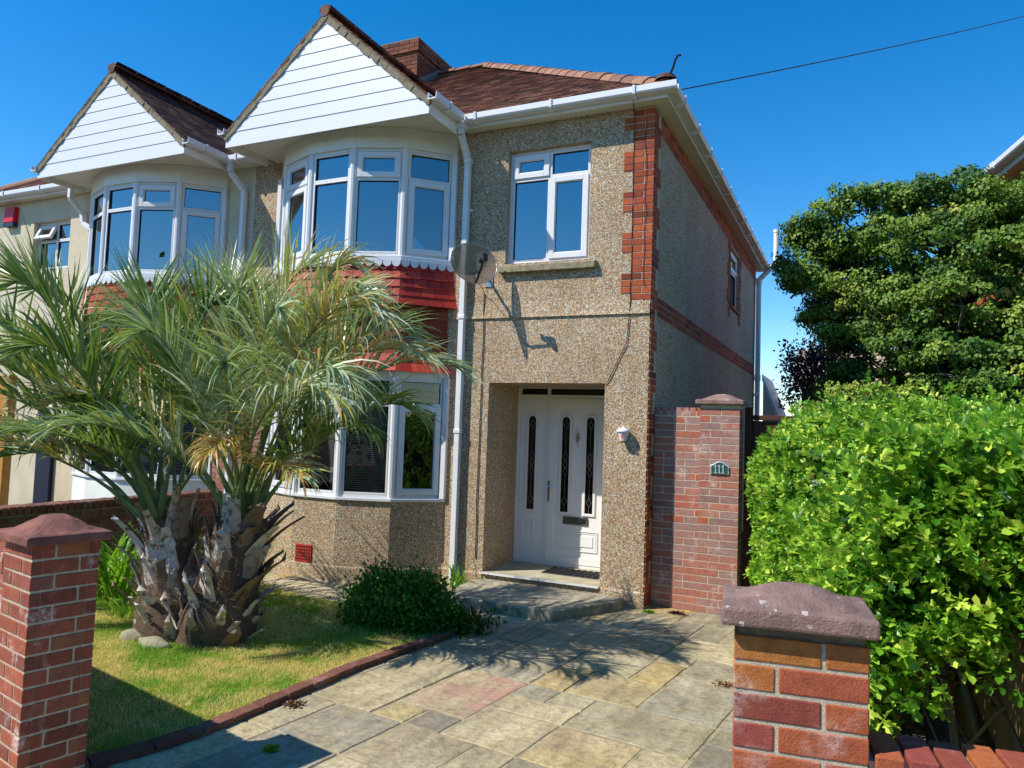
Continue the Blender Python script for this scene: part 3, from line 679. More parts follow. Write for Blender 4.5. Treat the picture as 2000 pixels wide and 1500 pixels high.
gutter_y(gm_, gb, -.94, -.30, BX-1.512, gz+.03, -1)
gm_.build('gutter', M['upvc'], H1, bevel=.003); gb.build('gutter_bracket', M['upvc'], H1)
# square downpipe beside the bay
def sqpipe(mb, path, w=.068):
    P = [Vector(p) for p in path]
    for a, b in zip(P[:-1], P[1:]):
        t = (b-a).normalized(); s = Vector((1,0,0)) if abs(t.x) < .8 else Vector((0,0,1)); s = (s-t*s.dot(t)).normalized(); q = t.cross(s)
        mb.obox(a-s*w/2-q*w/2, s*w, q*w, b-a)
dp = MB(); sqpipe(dp, [(-2.265,-.235,5.41),(-2.265,-.235,5.27),(-2.255,-.06,5.02),(-2.25,-.06,.02)]); dp.box(-2.32,-2.21,-.29,-.18,5.34,5.43)
for z_ in (4.98, 3.1, 1.75): dp.box(-2.293,-2.207,-.103,-.02,z_,z_+.05)
for z_ in (4.4, 2.55): dp.box(-2.31,-2.19,-.04,-.001,z_,z_+.03)
dp.build('downpipe', M['upvc'], H1, bevel=.005, seg=2)
# rear round soil pipe with vent above the eaves
dp = MB(); dp.tube([(.06,8.78,0),(.06,8.78,5.12),(.075,8.78,5.2),(.36,8.8,5.5),(.40,8.8,5.58),(.40,8.8,6.24)], .055, 12)
for z_ in (5.1, 3.02): dp.tube([(.06,8.78,z_),(.06,8.78,z_+.12)], .066, 12)
dp.tube([(.40,8.8,6.2),(.40,8.8,6.26)], .066, 12); dp.tube([(-.02,8.6,2.72),(.06,8.7,2.72),(.06,8.78,2.66)], .03, 8)
dp.build('soil_pipe', M['cream_pvc'], H1, smooth=False)

# chimney
ch = MB(); ch.box(-6.19,-5.41,3.53,4.76,7.5,8.95); co_ = ch.build('chimney', M['mortar_dark'], H1)
cb = MB(); 
for (o_, U_, N_, L_) in (((-6.2,3.52,0),(1,0,0),(0,-1,0),.8),((-5.4,3.52,0),(0,1,0),(1,0,0),1.25)):
    brickface(cb, o_, U_, N_, L_, 15, 7.58, 'stretch', proud=.004)
    brickface(cb, Vector(o_)+Vector(N_)*.035-Vector(U_)*.035, U_, N_, L_+.07, 3, 8.72, 'stretch', proud=.004, deep=.05)
cb.build('brickwork', M['stackbrick'], co_)
fl = MB(); fl.box(-6.21,-5.37,3.49,4.79,8.945,8.965); fl.build('flaunching', M['mortar_dark'], co_)
fl = MB(); fl.obox((-5.39,3.50,slope_z(3.5)-.02),(.005,0,0),(0,.9,.9*SP),(0,0,.16)); fl.build('lead_flashing', M['lead'], co_)

# brick quoins and bands (geometry)
q = MB(); qc = .075
def qw(r, a, b): return b if (r//3) % 2 == 0 else a
nq = 28
def insF(r):   # front face measured leftwards from corner at X=0: top row is wide
    rr = nq-1-r; return (0, qw(rr, .225, .335)) if rr >= 1 else (0, .225)
brickface(q, (0,0,0), (-1,0,0), (0,-1,0), .3, nq, 3.255, 'stretch', proud=.009, inset=insF)
def insS(r): return (0, qw(r, .14, .25))
brickface(q, (.0,0,0), (0,1,0), (1,0,0), .3, 71, .02, 'stretch', proud=.009, inset=insS)
brickface(q, (0,.26,0), (0,1,0), (1,0,0), 8.43, 3, 3.11, 'stretch', proud=.008)
brickface(q, (0,.26,0), (0,1,0), (1,0,0), 8.43, 3, 5.14, 'stretch', proud=.008)
brickface(q, (0,8.46,0), (0,1,0), (1,0,0), .24, 71, .02, 'stretch', proud=.0075)
brickface(q, (0,4.98,0), (0,1,0), (1,0,0), .3, 17, 3.86, 'stretch', proud=.0085, inset=lambda r: (0 if (r//3)%2 else .1, .3))
brickface(q, (0,6.25,0), (0,1,0), (1,0,0), .3, 17, 3.86, 'stretch', proud=.0085, inset=lambda r: (0, .3 if (r//3)%2 else .2))
q.build('brick_trim', M['quoin'], H1, bevel=.002)
mq = MB(); mq.box(-.222,-.001,-.003,-.0005,3.25,5.37)
for r_ in range(0,28,3):
    if qw(27-r_-1 if False else (nq-1-r_), .225, .335) > .3: pass
for r_ in range(28):
    if insF(r_)[1] > .3: mq.box(-.331,-.2225,-.003,-.0005,3.25+r_*.075,3.25+(r_+1)*.075)

for y_ in (0,): pass
mq.box(.0005,.003,.0,.245,0,5.37); mq.box(.0005,.003,.25,8.44,3.10,3.335); mq.box(.0005,.003,.25,8.44,5.13,5.37); mq.box(.0005,.003,8.45,8.7,0,5.37)
mq.build('brick_pointing', M['mortar'], H1)
# brick pier between the bays (our half)
pb_ = MB(); pb_.box(-5.68,-5.24,-.02,-.002,0,2.6); pb_.build('pier_backing', M['mortar'], H1)
pb_ = MB(); brickface(pb_, (-5.68,-.02,0), (1,0,0), (0,-1,0), .44, 34, .02, 'stretch', proud=.006); pb_.build('brick_pier', M['pierbrick'], H1)

# flat window + stone sill
wo = window(H1, (-1.745,.075,3.74), (1,0,0), (0,-1,0), 1.025, 1.34, [(.034,.505,.034,1.01,'f'),(.505,.991,.034,1.01,'s'),(.034,.505,1.01,1.306,'s'),(.505,.991,1.01,1.306,'f')], blind='blind')
s = MB(); s.prism([(-1.80,-.07,3.625),(-1.80,-.07,3.70),(-1.80,.07,3.742),(-1.80,.07,3.625)][::-1], (1.18,0,0)); s.build('sill', M['stone'], wo, bevel=.006)
s = MB(); s.box(-1.80,-.66,.3,.34,3.7,5.1); s.build('dark_room_backing', M['room_dark'], H1)  # dark sheet added for the unlit room
# side window
U_ = (0,1,0)
sw = window(H1, (-.04,5.29,4.08), U_, (1,0,0), .95, 1.01, [(.034,.916,.034,.64,'f'),(.034,.916,.64,.976,'s')], label='narrow white window on the side wall')
s = MB(); s.box(-.3,-.26,5.2,6.3,4.0,5.1); s.build('dark_room_backing', M['room_dark'], H1)
s = MB(); s.box(-.03,.035,5.27,6.26,4.03,4.079); s.build('sill', M['quoin'], sw)

# door set
DY = .836
DF = MB()
def fb(mb, x0, x1, z0, z1, y0, y1): mb.box(x0, x1, y0, y1, z0, z1)
for a in ((-1.896,-1.855,.177,2.353),(-1.495,-1.462,.177,2.353),(-.662,-.487,.177,2.353),(-1.855,-1.495,.177,.215),(-1.462,-.662,.177,.215),(-1.855,-1.495,2.225,2.262),(-1.462,-.662,2.225,2.262),(-1.855,-1.495,2.34,2.353),(-1.462,-.662,2.34,2.353)):
    fb(DF, *a, DY, DY+.07)
dfo = DF.build('door_frame', M['door_white'], H1, bevel=.004, seg=2)
s = MB(); s.box(-1.855,-1.495,DY+.04,DY+.045,2.262,2.34); s.cut(); s.box(-1.462,-.662,DY+.04,DY+.045,2.262,2.34); s.build('pane', M['leadglass'], dfo)
def arch(x0, x1, z0, z1, n=10):
    r = (x1-x0)/2; cx = (x0+x1)/2; zc = z1-r
    return [(x0,z0),(x1,z0)]+[(cx+r*math.cos(math.pi*k/n), zc+r*math.sin(math.pi*k/n)) for k in range(n+1)]
def archring(mb, x0, x1, z0, z1, t, y0, y1):
    A = arch(x0, x1, z0, z1); B = arch(x0-t, x1+t, z0-t, z1+t); n = len(A)
    vs = [(a, y0, b) for a, b in A]+[(a, y0, b) for a, b in B]+[(a, y1, b) for a, b in A]+[(a, y1, b) for a, b in B]; fs = []
    for i in range(n):
        j = (i+1)%n; fs += [(i,i+n,j+n,j),(i+2*n,i,j,j+2*n),(i+n,i+3*n,j+3*n,j+n)]
    mb.add(vs, fs)
def leaf(parent, name, x0, x1, z0, z1, arches, panel, label=None, inner=True):
    y = DY+.012
    mb = MB(); mb.box(x0, x1, y, y+.045, z0, z1); lo = mb.build(name, M['door_white'], parent, bevel=.004, seg=2)
    if label: lo['label'] = label
    mo = MB()
    if inner:
        for (a, b, c_, d_) in ((x0+.0, x0+.085, z0, z1), (x1-.085, x1, z0, z1), (x0+.085, x1-.085, z0, z0+.085), (x0+.085, x1-.085, z1-.085, z1)): mo.box(a, b, y-.018, y-.0005, c_, d_)
    gl = MB(); ld = MB()
    for (a, b, c_, d_) in arches:
        gl.cut(); ld.cut()
        archring(mo, a, b, c_, d_, .030, y-.016, y); archring(mo, a-.034, b+.034, c_-.034, d_+.034, .008, y-.006, y)
        gl.prism([(p, y-.004, q_) for p, q_ in arch(a, b, c_, d_)][::-1], (0,.003,0))
        cx = (a+b)/2; yy = y-.0055
        def st(p, q_, wd=.0035):
            P = Vector((p[0], yy, p[1])); Q = Vector((q_[0], yy, q_[1])); t = (Q-P).normalized(); s_ = Vector((t.z,0,-t.x)); ld.obox(P-s_*wd/2, s_*wd, Q-P, (0,.002,0))
        H_ = d_-c_
        for zc, hh in ((c_+.13,.055),(c_+H_*.42,.06),(c_+H_*.5,.06),(c_+H_*.58,.06),(d_-.1,.05)):
            ww = .030 if hh < .058 else .024
            st((cx-ww,zc),(cx,zc+hh)); st((cx,zc+hh),(cx+ww,zc)); st((cx+ww,zc),(cx,zc-hh)); st((cx,zc-hh),(cx-ww,zc))
        st((cx,c_),(cx,c_+.075)); st((cx,c_+.185),(cx,c_+H_*.37)); st((cx,c_+H_*.63),(cx,d_-.15)); st((cx,d_-.05),(cx,d_))
        st((a,c_+.13),(cx-.03,c_+.13)); st((cx+.03,c_+.13),(b,c_+.13))
    a, b, c_, d_ = panel
    for t, y0_ in ((.0,y-.010),(.022,y-.004)):
        mo.box(a+t, a+t+.014, y0_, y-.0002, c_+t, d_-t); mo.box(b-t-.014, b-t, y0_, y-.0002, c_+t, d_-t); mo.box(a+t+.014, b-t-.014, y0_, y-.0002, c_+t, c_+t+.014); mo.box(a+t+.014, b-t-.014, y0_, y-.0002, d_-t-.014, d_-t)
    mo.box(a+.06, b-.06, y-.008, y-.0002, c_+.06, d_-.06)
    mo.build('moulding', M['door_white'], lo, bevel=.0035, seg=2)
    gl.build('leaded_glass', M['leadglass'], lo); ld.build('lead_pattern', M['lead'], lo); return lo
leaf(H1, 'sidelight', -1.852, -1.498, .218, 2.222, [(-1.737,-1.640,.835,1.995)], (-1.80,-1.63,.43,.69), inner=False)
dr = leaf(H1, 'door', -1.459, -.665, .218, 2.222, [(-1.288,-1.188,.835,1.995),(-.972,-.872,.835,1.995)], (-1.335,-.80,.375,.625), label='white front door with two arched leaded glass strips')
h = MB(); h.box(-1.452,-1.418,DY-.018,DY-.007,.95,1.2); h.build('handle_plate', M['chrome'], dr, bevel=.004)
h = MB(); h.tube([(-1.435,DY-.02,1.135),(-1.435,DY-.055,1.135)], .011, 8); h.tube([(-1.435,DY-.055,1.137),(-1.37,DY-.055,1.128),(-1.335,DY-.05,1.122)], .009, 8); h.lathe((-1.435,DY-.02,1.02), [(.0,.006),(.009,.006),(.009,0)], ax=(0,-1,0), n=10); h.build('handle', M['chrome'], dr)
h = MB(); h.box(-1.235,-.935,DY-.006,DY+.009,.70,.775); h.build('letterbox', M['chrome'], dr, bevel=.004); 
h = MB(); h.box(-1.243,-.927,DY-.002,DY+.010,.692,.783); h.build('letterbox_surround', M['black'], dr)
h = MB(); 
kx, kz, ky = -1.08, 1.73, DY-.006
h.lathe((kx,ky,kz+.06), [(0,.012),(.018,.010),(.02,0)], ax=(0,-1,0), n=12); h.tube([(kx+.028*math.cos(t_), ky-.012, kz+.01+.04*math.sin(t_)) for t_ in [math.pi*(k/10*1.6-.3-.5)*1.0+math.pi/2*0 for k in range(11)]], .005, 6)
h.prism([(kx-.03,ky,kz+.03),(kx,ky,kz-.07),(kx+.03,ky,kz+.03),(kx,ky,kz+.045)], (0,-.006,0)); h.lathe((kx,ky,kz+.1), [(0,.01),(.008,.008),(.009,0)], ax=(0,-1,0), n=10); h.lathe((kx,ky,kz-.09), [(0,.01),(.008,.008),(.009,0)], ax=(0,-1,0), n=10)
h.build('knocker', M['chrome'], dr)
s = MB(); s.box(-1.88,-.5,1.0,1.04,.1,2.4); s.build('dark_hallway_backing', M['room_dark'], H1)  # dark sheet added in place of the unlit hallway
# wall cables
cbm = MB(); 
def wob(pts, a=.006): return [(x_+rnd.uniform(-a,a), y_, z_) for x_, y_, z_ in pts]
cbm.tube(wob([(-1.99,-.012,3.40-.22*k) for k in range(15)]), .006, 5); cbm.tube(wob([(-.225,-.014,5.3-.12*k) for k in range(19)]+[(-.235,-.012,2.95),(-.26,-.012,2.78),(-.33,-.012,2.62),(-.44,-.012,2.40),(-.48,-.01,2.34)]), .0045, 5)
cbm.tube([(-.2,-.178,5.38),(-.215,-.1,5.33),(-.225,-.014,5.30)], .005, 5); cbm.tube(wob([(-.09,-.016,5.2-.2*k) for k in range(10)], .02), .003, 4)
cbm.build('wall_cable', M['cable'], H1)

# front step: half hexagon concrete slab
st = MB(); SPt = [(-1.97,-.02),(-1.90,-.72),(-1.64,-1.0),(-.62,-1.0),(-.2,-.22),(-.2,-.02)]
st.prism([(x_,y_,-.03) for x_,y_ in SPt], (0,0,.135)); so_ = st.build('front_step', M['concrete'], bevel=.022, seg=3); tag(so_, 'low weathered concrete front step with clipped corners below the porch', 'step')
mat_ = MB(); mat_.box(-1.30,-.62,.33,.70,.177,.186); 
dm = tag(mat_.build('doormat', M['black'], bevel=.003), 'black scrollwork rubber doormat in the porch before the white door', 'doormat')
sw_ = MB()
for i in range(9):
    for j in range(5):
        x_ = -1.26+i*.075; y_ = .37+j*.072; sw_.tube([(x_+.028*math.cos(t_), y_+.028*math.sin(t_), .189) for t_ in [2*math.pi*k/9 for k in range(9)]], .006, 5)
sw_.build('scroll_pattern', M['black'], dm)

# ================================================================ NEIGHBOUR HALF (left)
H2 = thing('rendered_house', 'cream rendered left half of the pair with its own white gabled bay', 'house', (-8.5, 0, 0), 'houses')
NX = -7.585; XL = -12.0
xs = [XL, -10.56, -9.62, -5.682]; zs = [0, 4.18, 5.0, ZT+.1]
w = MB(); wallgrid(w, xs, zs, lambda i, j: not (i == 1 and j == 1), .003, .25); w.box(XL, XL+.25, .25, 8.7, 0, ZT+.1); w.box(XL+.25, -5.682, 8.45, 8.7, 0, ZT+.1)
w.build('wall', M['cream'], H2)
bay(H2, NX, [('f','s','blind'),('s','f',None),('f','f','curtain'),('f','f','curtain'),('f','f','curtain')],
    [('f','f','blind'),('f','f','blind'),('f','f','blind'),('f','f','blind'),('f','f','blind')], M['white_render'], M['orangetile'], M['orangetile'], '')
gable(H2, NX, 1.515, 5.30, 5.47, 6.69, M['darktile'], M['darkridge'])
mainroof(H2, XL, -5.70, False, True, M['rooftile'], M['ridge'])
f = MB(); f.box(XL-.15, NX-1.52, -.172, -.152, fz0, fz1); f.cut(); f.box(-6.06, -5.36, -.172, -.152, fz0, fz1); f.build('fascia', M['board'], H2)
f = MB(); f.box(XL-.15, NX-1.52, -.1515, 0, 5.376, 5.388); f.cut(); f.box(-6.06, -5.36, -.1515, 0, 5.376, 5.388); f.build('eaves_soffit', M['soffit'], H2)
gm_ = MB(); gb = MB(); gutter_x(gm_, gb, XL-.2, NX-1.5, -.173, gz); gutter_y(gm_, gb, -.94, -.20, NX+1.517, gz); gutter_y(gm_, gb, -.94, -.2, NX-1.517, gz, -1); gutter_x(gm_, gb, -6.05, -5.37, -.173, gz-.02)
gm_.build('gutter', M['upvc'], H2, bevel=.003); gb.build('gutter_bracket', M['upvc'], H2)
dp = MB(); sqpipe(dp, [(-5.93,-.23,5.42),(-5.93,-.23,5.25),(-5.82,-.06,5.02),(-5.82,-.06,.02)]); dp.cut(); sqpipe(dp, [(-9.32,-.23,5.40),(-9.32,-.23,5.22),(-9.25,-.06,5.02),(-9.22,-.06,4.86),(-8.96,-.06,4.72),(-8.93,-.06,.02)])
dp.build('downpipe', M['upvc'], H2, bevel=.005)
st_ = MB(); st_.box(-5.682+.001,-5.19-.0,-.0015,-.0005,0,.01); 
w2 = window(H2, (-10.56,.10,4.18), (1,0,0), (0,-1,0), .94, .82, [(.034,.48,.034,.5,'f'),(.48,.906,.034,.5,'f'),(.034,.48,.5,.786,'o'),(.48,.906,.5,.786,'f')], blind='curtain', tilt=24)
s = MB(); s.box(-10.7,-9.5,.3,.34,4.1,5.1); s.build('dark_room_backing', M['room_dark'], H2)
pb_ = MB(); pb_.box(-6.2,-5.684,-.02,.001,0,2.6); pb_.build('pier_backing', M['mortar'], H2)
pb_ = MB(); brickface(pb_, (-6.2,-.02,0), (1,0,0), (0,-1,0), .515, 34, .02, 'stretch', proud=.006); pb_.build('brick_pier', M['pierbrick'], H2)
d_ = MB(); d_.box(-9.98,-9.62,-.06,.002,0,1.9); d_.build('door', M['navy'], H2)['label'] = 'dark navy door edge beside the bay'
ab_ = thing('alarm_box', 'red and dark blue burglar alarm box on the cream wall under the eaves', 'alarm box', (-11.13, 0, 4.95))
s = MB(); s.prism([(-11.27,-.09,5.03),(-11.0,-.09,5.03),(-11.0,-.07,5.3),(-11.27,-.07,5.3)][::-1], (0,.088,0)); s.build('cover', M['redbox'], ab_, bevel=.008)
s = MB(); s.box(-11.27,-11.0,-.085,-.002,4.96,5.028); s.build('base_band', M['bluebox'], ab_, bevel=.006)
pp = MB(); pp.box(-9.75,-9.16,-1.05,-.93,0,2.35); tag(pp.build('timber_post', M['postwood'], bevel=.01), 'tall yellow stained timber post by the left house porch', 'post')

# right hand house beyond the conifer
H3 = thing('brick_house', 'red brick house at the right edge with white gutter behind the conifer', 'house', (5, 4, 0), 'houses')
a = Vector((3.885, 2.25, 0)); b = Vector((3.1, 5.9, 0)); t = (b-a).normalized(); s_ = Vector((t.y, -t.x, 0)); a0 = a-t*1.3
w = MB(); w.obox(a0+s_*.3, t*5.8, s_*6, (0,0,5.42)); w.build('wall', M['pierbrick'], H3)
w = MB(); brickface(w, a0+s_*.3+t*5.8, -t, -s_, 5.8, 22, 3.8, 'stretch', proud=.006); w.build('brickwork', M['quoin'], H3)
w = MB(); w.obox(a0+Vector((0,0,5.28)), t*6, s_*.02, (0,0,.2)); w.build('fascia', M['board'], H3, bevel=.003)
w = MB(); w.obox(a0+s_*.021+Vector((0,0,5.3)), t*6, s_*.28, (0,0,.012)); w.build('eaves_soffit', M['soffit'], H3)
w = MB(); P_ = [(0,0),(-.10,0),(-.115,.02),(-.115,.085),(-.105,.085),(-.10,.02),(-.012,.015),(-.012,.08),(0,.08)]
w.prism([a0+s_*p+Vector((0,0,5.36+q_)) for p, q_ in P_], t*6); w.prism([a0+s_*(p-.0)*1.1+t*2.35+Vector((0,0,5.355+q_*1.08)) for p, q_ in P_], t*.1); w.build('gutter', M['upvc'], H3, bevel=.003)
w = MB(); w.quad(a0+Vector((0,0,5.46)), a0+t*6+Vector((0,0,5.46)), a0+t*6+s_*3+Vector((0,0,7.4)), a0+s_*3+Vector((0,0,7.4))); w.build('roof', M['rooftile'], H3)

# lean-to and far roof seen in the side passage
H4 = thing('lean_to', 'white edged lean-to end behind the tall soil pipe', 'lean-to', (.2, 9.5, 0))
w = MB(); w.prism([(.13,9.2,0),(.44,9.2,0),(.44,9.2,2.2),(.13,9.2,3.05)][::-1], (0,2,0)); w.build('wall', M['cream'], H4)
w = MB(); w.prism([(.11,9.15,3.07),(.11,9.15,3.2),(.50,9.15,2.2),(.46,9.15,2.12)], (0,2.2,0)); w.build('roof_edge', M['upvc'], H4, bevel=.004)
w = MB(); w.box(.5,4.5,16.0,19,0,3.4); w.build('wall', M['pierbrick'], tg := thing('outbuilding', 'small outbuilding with pale tiled roof seen through the passage gap', 'outbuilding', (2,17,0)))
w = MB(); tiles(w, (.2,15.8,3.3), (1,0,0), (0,1,.6), (0,-.6,1), 24, 12, w=.3, g=.22, th=.03); w.build('roof', m_tile('pale_roof_tile', [(0,'#9b8a78'),(1,'#b3a08a')], .2), tg)

# ================================================================ GARDEN WALL, PILLARS, FENCES
G1 = thing('garden_wall', 'weathered red brick garden wall and pier joining the house corner', 'garden wall', (.45, .22, 0))
w = MB(); w.box(.012,.5,.228,.44,0,2.08); w.box(.505,.905,.188,.44,0,2.15); w.build('mortar_core', M['mortar'], G1)
w = MB(); brickface(w, (.012,.228,0), (1,0,0), (0,-1,0), .49, 27, .0, 'random', proud=.0025)
x_ = .014
while x_ < .49: w.box(x_, x_+.064, .2255, .44, 2.03, 2.115); x_ += .0745
for r in range(28):
    z_ = .005+r*.0755; k = r % 2
    for (a_, b_) in (((.503,.714),(.724,.907)) if k else ((.503,.605),(.615,.907-.0))): w.box(a_, min(b_, .907), .185, .44, z_, z_+.065)
w.build('brickwork', M['wallbrick'], G1, bevel=.002)
def cap(mb, o, U, V, w_, d_, z0, z1, zp):
    """domed pyramid coping; o front-left corner of the pillar, overhang included in w_,d_"""
    o = Vector(o); U = Vector(U); V = Vector(V); N = 10; K = 8
    def P(i, j, z): return o+U*(w_*i)+V*(d_*j)+Vector((0,0,z))
    vs = []; 
    for j in range(K+1):
        for i in range(N+1):
            fx, fy = i/N, j/K; e = min(1-abs(2*fx-1), 1-abs(2*fy-1)); ed_ = math.hypot(max(0, abs(2*fx-1)-.0), max(0, abs(2*fy-1))); e2 = max(0, min(1, 1-ed_)); e = .55*e+.45*e2; hh = z1+(zp-z1)*(.5-.5*math.cos(math.pi*min(1, e*1.08)))**.85
            vs.append(P(fx, fy, hh+rnd.uniform(-.0012,.0012)))
    fs = [(j*(N+1)+i, j*(N+1)+i+1, (j+1)*(N+1)+i+1, (j+1)*(N+1)+i) for j in range(K) for i in range(N)]
    ring = [i for i in range(N+1)]+[(j)*(N+1)+N for j in range(1, K+1)]+[K*(N+1)+i for i in range(N-1, -1, -1)]+[j*(N+1) for j in range(K-1, 0, -1)]
    b0 = len(vs)
    for r in ring: p = vs[r]; vs.append(Vector((p.x, p.y, z0))+ (U*rnd.uniform(-.0015,.0015)))
    n = len(ring)
    for i in range(n): fs.append((ring[i], b0+i, b0+(i+1)%n, ring[(i+1)%n]))
    fs.append(tuple(b0+i for i in range(n))[::-1])
    mb.add(vs, fs)
w = MB(); cap(w, (.46,.14,0), (1,0,0), (0,1,0), .49, .35, 2.152, 2.20, 2.27); w.build('coping_cap', M['cap'], G1, bevel=.006)

def pillar(name, label, cx, cy, th, wf, ws, ztop, zcap, mat, capm, side='L', startk=0, off=0, zb=.0, peak=.07, cols=None):
    """corner (cx,cy) front; U along the front face, V to the back"""
    c, s = math.cos(th), math.sin(th)
    t = thing(name, label, 'gate pillar', (cx, cy, 0), 'brick gate pillars')
    U = Vector((c, s, 0)); V = Vector((-s, c, 0)); 
    if side == 'L': U = Vector((-c, s, 0)); V = Vector((s, c, 0))
    O = Vector((cx, cy, 0)); ins = .0035
    core = MB(); core.obox(O+U*ins+V*ins, U*(wf-2*ins), V*(ws-2*ins), (0,0,ztop-.004)); core.build('mortar_core', M['mortar'], t)
    b = MB(); r = 0; z = ztop-.065
    while z > -.12:
        k = (r+startk) % 2
        def run(o, d, nrm, L, kk):
            segs = ((0,.215),(.225,L)) if kk == 0 else ((0,.1025),(.1125,L))
            if L < .24: segs = ((0,L),) if kk == 0 else ((0,.1025),(.1125,L))
            for si, (a_, e_) in enumerate(segs):
                if e_-a_ < .01: continue
                cc_ = (cols[r][si], rnd.random(), 0) if cols and r < len(cols) and nrm == -V and o == O else None
                b.obox(o+d*a_+Vector((0,0,z+rnd.uniform(-.001,.001))), d*(e_-a_), nrm*(-.05), (0,0,.065+rnd.uniform(-.001,.001)), cc_)
        # front and back faces full width; side faces between them (butted)
        run(O, U, -V, wf, k)
        run(O+V*ws, U, V, wf, k)
        if True:
            for base, nrm in ((O, -U), (O+U*wf, U)):
                kk = 1-k; L = ws
                segs = ((0,.215),(.225,L)) if kk == 0 else ((0,.1025),(.1125,L))
                if L < .24: segs = ((.0525,L-.0525),) if kk == 0 else ((0,.1025),(.1125,L))
                for a_, e_ in segs:
                    a2 = max(a_, .051); e2 = min(e_, L-.051)
                    if e2-a2 < .004: continue
                    b.obox(base+V*a2+Vector((0,0,z)), V*(e2-a2), nrm*(-.05), (0,0,.0648))
        z -= .075; r += 1
    b.build('brickwork', mat, t, bevel=.004, seg=2)
    w = MB(); ov = .042; ovl, ovr = (.034, .018) if side == 'R' else (ov, ov); cap(w, O-U*ovl-V*ov, U, V, wf+ovl+ovr, ws+2*ov, zcap[0], zcap[1], zcap[1]+peak)
    co2 = w.build('coping_cap', capm, t, bevel=.008, seg=2)
    return t, O, U, V
pillar('gate_pillar', 'tall left gate pillar of worn brick with white salt stains', -1.563, -5.425, .205, .3275, .312, 1.188, (1.190,1.236), M['pillbrick'], M['capred'], 'L', 0, peak=.082)
tR, OR, UR, VR = pillar('gate_pillar', 'near right gate pillar of orange red brick beside the hedge', 1.713, -5.653, .1333, .3275, .215, 1.31, (1.338,1.386), M['gatebrick'], M['cap'], 'R', 0, peak=.05, cols=[(.68,.6),(.62,.35),(.08,.48),(.93,.42),(.5,.85),(.3,.55)])
bd = MB(); bd.obox(OR+UR*.01+VR*.01+Vector((0,0,1.300)), UR*.3075, VR*.195, (0,0,.036)); bd.build('mortar_bed', M['mortar_dark'], tR)
for _m in ('cap',):
    _t = M[_m].node_tree; _b = _t.nodes['Principled BSDF']; _o = _b.inputs['Base Color'].links[0].from_socket
    _tc = _t.nodes.new('ShaderNodeTexCoord'); _n = _t.nodes.new('ShaderNodeTexNoise'); _n.inputs['Scale'].default_value = 24; _n.inputs['Detail'].default_value = 3; _t.links.new(_tc.outputs['Object'], _n.inputs['Vector'])
    _r = _t.nodes.new('ShaderNodeValToRGB'); _r.color_ramp.elements[0].position = .66; _r.color_ramp.elements[1].position = .69; _t.links.new(_n.outputs[0], _r.inputs[0])
    _x = _t.nodes.new('ShaderNodeMix'); _x.data_type = 'RGBA'; _t.links.new(_r.outputs[0], _x.inputs[0]); _t.links.new(_o, _x.inputs[6]); _x.inputs[7].default_value = (.55,.5,.47,1); _t.links.new(_x.outputs[2], _b.inputs['Base Color'])
# low wall right of the near pillar: brick on edge coping
LW = thing('low_wall', 'low brick wall with brick-on-edge coping right of the near pillar', 'low wall', OR+UR*.4, 'low brick front walls')
w = MB(); w.obox(OR+UR*.3285+VR*.014, UR*3.0, VR*.15, (0,0,1.03)); w.build('mortar_core', M['mortar'], LW)
w = MB(); x_ = .342
while x_ < 3.3:
    w.obox(OR+UR*x_+VR*.002+Vector((0,0,.945+rnd.uniform(-.002,.002))), UR*.066, VR*.176, (0,0,.1025)); x_ += .077
for r in range(12):
    x_ = .335+(.11 if r % 2 else 0)
    while x_ < 3.2: w.obox(OR+UR*x_+VR*.006+Vector((0,0,.865-.075*r)), UR*.215, VR*.165, (0,0,.065)); x_ += .225
w.build('brickwork', M['gatebrick'], LW, bevel=.004, seg=2)
FW = thing('low_wall', 'low front wall of worn brick running left from the tall left gate pillar', 'low wall', (-2.5,-5.2,0), 'low brick front walls')
UL = Vector((-math.cos(.205), math.sin(.205), 0)); VL = Vector((math.sin(.205), math.cos(.205), 0)); OL = Vector((-1.563,-5.425,0))+UL*.3285+VL*.05
w = MB(); w.obox(OL+VL*.012, UL*2.9, VL*.18, (0,0,1.0)); w.build('mortar_core', M['mortar'], FW)
w = MB(); x_ = .004
while x_ < 2.9: w.obox(OL+UL*x_+Vector((0,0,.985)), UL*.066, VL*.21, (0,0,.1025)); x_ += .077
for r in range(13):
    x_ = .002+(.11 if r % 2 else 0)
    while x_ < 2.7: w.obox(OL+UL*x_+VL*.006+Vector((0,0,.91-.075*r)), UL*.215, VL*.192, (0,0,.065)); x_ += .225
w.build('brickwork', M['pillbrick'], FW, bevel=.004)
# boundary wall between the two front gardens
BW = thing('boundary_wall', 'low brown brick wall between the two front gardens', 'wall', (-5.7,-2.7,0))
w = MB(); w.box(-5.80,-5.60,-5.6,-.35,0,.80); w.build('mortar_core', M['mortar_dark'], BW)
w = MB(); brickface(w, (-5.60,-5.6,0), (0,1,0), (1,0,0), 5.25, 10, .03, 'stretch', proud=.008)
y_ = -5.6
while y_ < -.36: w.box(-5.815,-5.585,y_,y_+.066,.79,.875+rnd.uniform(-.003,.003)); y_ += .076
w.build('brickwork', M['edgebrick'], BW, bevel=.003)
